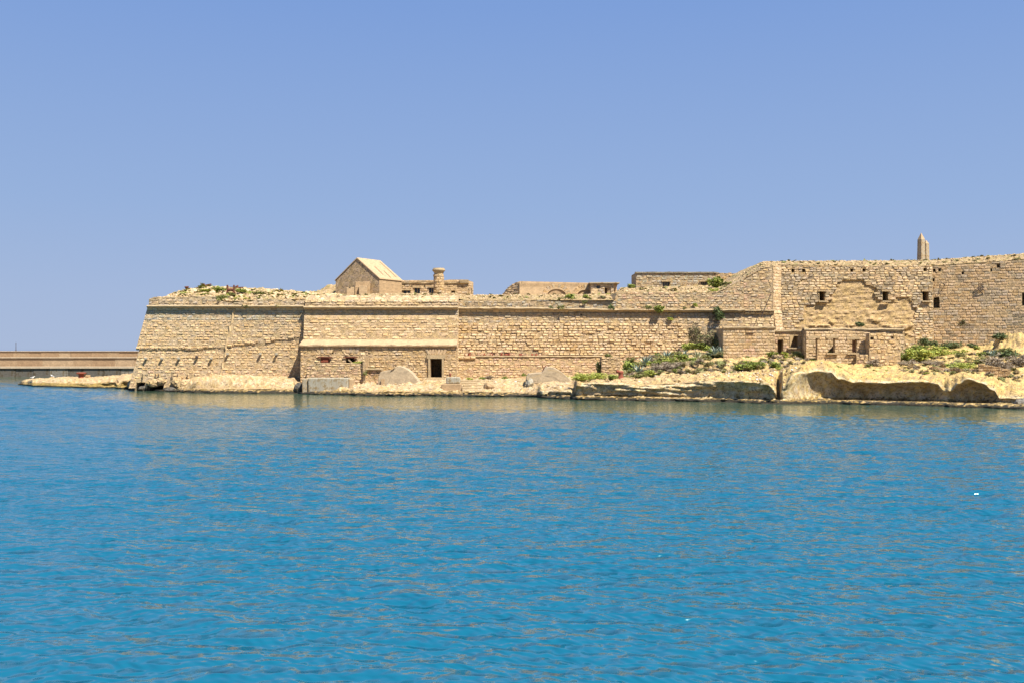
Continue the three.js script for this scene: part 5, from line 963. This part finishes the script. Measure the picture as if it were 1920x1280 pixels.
bush(1266, 668, 24, 13, 'olive', 'olive bush at the curtain foot near the dead ivy', 126);
bush(1296, 680, 34, 12, 'green', 'low green bush in front of the small agave', 114);
bush(1330, 662, 30, 14, 'green', 'bright leafy bush below the brush mound', 122.4);
bush(1169, 709, 24, 8, 'olive', 'straw weeds around the red hooked bollard', 110.5);
bush(1425, 688, 26, 10, 'olive', 'small scrub beside the large round green bush');
bush(1720, 662, 40, 20, 'green', 'green bush behind the broad yellow green shrub', 124);
bush(1802, 668, 22, 10, 'olive', 'olive scrub half way up the pale rubble slope');
bush(1830, 655, 18, 8, 'green', 'green tuft under the flank wall next to the dark one', 129);
bush(1884, 662, 26, 14, 'olive', 'olive bush between the two dark bushes under the outcrop', 117);
// on and over the ramparts
const cling = 'plants rooted in the curtain wall';
bush(1070, 562, 24, 11, 'green', 'round green bush on the rampart in front of the casemate arches', 136.5);
bush(1052, 562, 12, 6, 'olive', 'small bush on the rampart beside the round green one', 136.5);
bush(1100, 560, 18, 8, 'green', 'bush on the rampart below the second casemate arch', 137.5);
bush(1128, 560, 12, 6, 'brown', 'withered bush on the rampart in front of the hut', 137);
bush(1141, 553, 9, 5, 'lime', 'small lime bush at the hut door', 143);
bush(1156, 561, 8, 14, 'dark', 'dark climber on the corner next to the hut', 137);
bush(1182, 540, 18, 9, 'green', 'round bush between the hut and the long grey building', 147);
bush(1342, 540, 30, 26, 'green', 'big round bush at the end of the long grey building', 145);
bush(1340, 548, 24, 10, 'lime', 'green bush at the foot of the ramp below the big round bush', 139.5);
bush(1360, 536, 14, 9, 'olive', 'small bush on the ramp slope', 141);
bush(1051, 580, 13, 10, 'olive', 'olive plant hanging over the cordon below the arches', 133.7, cling);
bush(1033, 580, 9, 9, 'dark', 'small dark plant on the cordon next to the olive one', 133.7, cling);
bush(1146, 581, 10, 14, 'dark', 'dark plant on the cordon below the hut', 134.3, cling);
bush(1097, 569, 9, 8, 'olive', 'olive tuft in the parapet below the hut', 134.3, cling);
bush(1236, 586, 18, 18, 'green', 'hanging green bush on the cordon below the long grey building', 134.7, cling);
bush(1216, 580, 22, 8, 'olive', 'low olive plant next to the hanging green bush', 134.9, cling);
bush(1257, 600, 13, 6, 'lime', 'small lime plant in the wall below the cordon', 135.1, cling);
bush(1304, 575, 10, 8, 'lime', 'lime tuft in the parapet above the dead ivy', 135.8, cling);
bush(1346, 600, 18, 28, 'dark', 'large dark plant hanging below the cordon near the ramp', 135.2, cling);
bush(1284, 579, 8, 5, 'olive', 'tiny tuft on the cordon between the hanging bushes', 135.2, cling);
bush(1804, 611, 13, 14, 'brown', 'withered tuft growing out of the flank wall', 135.4);
bush(418, 559, 12, 9, 'green', 'green tuft in the breach of the bastion parapet', 133.2);
bush(411, 563, 12, 12, 'olive', 'olive weed hanging in the breach of the bastion parapet', 132.7);
bush(462, 577, 12, 6, 'olive', 'small weed on the bastion cordon', 131.6);
bush(520, 575, 9, 5, 'olive', 'tiny weed on the bastion cordon near the corner', 131.6);
bush(392, 548, 34, 8, 'lime', 'broad green weeds on the bastion top below the hump', 137.5);
bush(412, 545, 30, 8, 'green', 'green weeds around the foot of the winch', 138);
bush(450, 548, 24, 8, 'green', 'green weeds just past the winch', 138);
bush(350, 552, 22, 6, 'lime', 'low weeds near the tip of the bastion top', 136.5);
bush(432, 554, 18, 7, 'olive', 'olive weeds in front of the winch', 135.6);
bush(485, 551, 22, 5, 'olive', 'flat weeds on the rubble past the winch', 138);

// agaves and yuccas
function agave(px, py, sizePx, cols, label, n, lean = 0, d) {
  const dd = d ?? groundHit(px, py), p = at(px, py, dd), S = 1.08 * sizePx * dd / FOCAL, g = thing('agave', label, 'agave', V3(p.x, p.y - 0.03, p.z), 'agaves on the bank');
  const mats = cols.map((c) => new THREE.MeshStandardMaterial({ color: rgb(...c), roughness: 0.6, side: THREE.DoubleSide }));
  const q = new Quads(), K = 5, P = (t, s) => { const w = 0.07 * Math.sin(Math.PI * Math.min(1, 0.22 + t * 0.78)) ; return V3(s * w, t * 0.98 - 0.1 * t * t, -0.16 * t * t + (s ? 0.03 : 0)); };
  for (let i = 0; i < K; i++) for (const [a, b] of [[-1, 0], [0, 1]]) q.quad(P(i / K, a), P(i / K, b), P((i + 1) / K, b), P((i + 1) / K, a));
  const geo = q.geo();
  for (let i = 0; i < n; i++) { const t = i / n, m = part(g, 'leaf', geo, mats[i % mats.length]); const e = new THREE.Euler(-mix(1.25, 0.1, t) + rr(-0.12, 0.12), i * 2.39996 + rr(-0.2, 0.2), lean * 0.2, 'YXZ'); m.rotation.copy(e); const s = S * rr(0.85, 1.1); m.scale.set(s * 1.1, s, s); }
}
const blue = [[0.22, 0.28, 0.23], [0.32, 0.37, 0.29], [0.14, 0.19, 0.15]], pale = [[0.42, 0.40, 0.24], [0.22, 0.24, 0.12], [0.5, 0.47, 0.32]];
agave(1210, 687, 25, blue, 'tall blue grey agave rising from the green bushes, in front of the curtain wall', 30);
agave(1197, 701, 22, blue, 'spiky agave lower down the bank next to the green bush', 26);
agave(1250, 674, 21, blue, 'blue grey agave in the middle of the bank', 26, 0, 121);
agave(1308, 676, 22, pale, 'pale variegated yucca in front of the dead ivy', 34);
agave(1341, 666, 20, blue, 'agave under the dry brush mound, against the block wall', 26, 0, 120.6);
agave(1352, 664, 17, blue, 'small agave squeezed against the plain block wall corner', 22, 0, 120.6);
agave(1285, 668, 15, blue, 'small agave on the bank behind the variegated yucca', 20, 0, 123);
agave(1862, 668, 16, blue, 'dark agave on the slope above the big grey dry bush', 20, 0, 116);

// ------------------------------------------------------------------ loose stones and weeds nobody could count
function scatter(name, label, category, n, place, geos, colours, mm) {
  const m = new THREE.InstancedMesh(geos, mm, n), M4 = new THREE.Matrix4(), Q = new THREE.Quaternion(), E = new THREE.Euler(), C = new THREE.Color();
  for (let i = 0; i < n; i++) { const [p, s, flat] = place(); Q.setFromEuler(E.set(rr(-0.5, 0.5), rr(0, 6.283), rr(-0.5, 0.5))); M4.compose(p, Q, V3(s * rr(0.7, 1.4), s * (flat ?? rr(0.5, 1)), s * rr(0.7, 1.3))); m.setMatrixAt(i, M4); const c = colours[Math.floor(rnd() * colours.length)]; m.setColorAt(i, C.setRGB(...c)); }
  m.name = name; m.userData.kind = 'stuff'; m.userData.label = label; m.userData.category = category; shade(m); scene.add(m);
}
const chip = new THREE.DodecahedronGeometry(0.5, 0), chipMat = mat(1, 1, 1, { flatShading: true });
const onTerrace = (a, b, d0, d1) => { const px = rr(a, b), c = terraceTop(px), d = mix(c[0][0] + d0, c[0][0] + d1, rnd()); const p = at(px, 660, d); p.y = curve(c, d) + 0.04; return p; };
const paleC = [[0.46, 0.34, 0.19], [0.39, 0.27, 0.13], [0.54, 0.41, 0.25], [0.29, 0.21, 0.12]];
scatter('bastion_rubble', 'loose pale rubble heaped over the bastion top', 'rubble', 1500, () => [onTerrace(300, 640, 0, 14), rr(0.12, 0.5) * (rnd() < 0.12 ? 1.7 : 1)], chip, paleC, chipMat);
scatter('rampart_rubble', 'loose stones strewn along the rampart tops', 'rubble', 1800, () => [onTerrace(640, 1990, 0, 9), rr(0.08, 0.32)], chip, paleC, chipMat);
scatter('shore_rubble', 'small loose stones lying on the shore rock', 'rubble', 1400, () => { const px = rnd() < 0.45 ? rr(1320, 1500) : rr(560, 1920), c = column(SHORE, px).top, d = mix(c[0][0] + 0.6, c[2][0] + 5, rnd()), p = at(px, 660, d); p.y = curve(c, d); return [p, rr(0.06, 0.3) * (px > 1500 ? 0.6 : 1)]; }, chip, [...paleC, [0.55, 0.5, 0.42]], chipMat);
const tuft = bushGeometry('olive', 0, 7), tuft2 = bushGeometry('green', 0, 8);
scatter('rampart_weeds', 'small weeds dotted over the rampart tops', 'weeds', 260, () => [onTerrace(320, 1980, 0, 9), rr(0.25, 0.8), rr(0.2, 0.4)], tuft, [[1, 1, 1], [1.2, 1.15, 1], [0.8, 0.8, 0.8]], foliageMat);
scatter('bastion_weeds', 'green and straw weeds creeping over the bastion top', 'weeds', 150, () => [onTerrace(330, 600, 1, 11), rr(0.4, 1.3), rr(0.15, 0.3)], tuft2, [[1, 1, 1], [1.1, 1, 0.9], [1.4, 1.1, 1.2]], foliageMat);
scatter('slope_weeds', 'small weeds dotted over the shore slope', 'weeds', 120, () => { const px = rr(1180, 1920), c = column(SHORE, px).top, d = mix(c[1][0] + 2, c[3][0], rnd()), p = at(px, 660, d); p.y = curve(c, d); return [p, rr(0.3, 0.8), rr(0.2, 0.45)]; }, tuft2, [[1, 1, 1], [1.2, 1.1, 0.9], [0.8, 0.85, 0.8]], foliageMat);

scatter('dry_grass', 'dry straw grass among the bushes on the shore slope', 'grass', 420, () => { const px = rnd() < 0.4 ? rr(1170, 1360) : rnd() < 0.6 ? rr(1690, 1920) : rr(1370, 1520), c = column(SHORE, px).top, d = mix(c[1][0] + 3, c[3][0] + 2, rnd()), p = at(px, 660, d); p.y = curve(c, d); return [p, rr(0.4, 1.0), rr(0.3, 0.7)]; }, bushGeometry('dry', 0, 9), [[1, 1, 1], [1.3, 1.2, 0.9], [0.9, 1.0, 0.6], [0.7, 0.9, 0.4]], foliageMat);
layStones(300);
renderer.render(scene, camera);
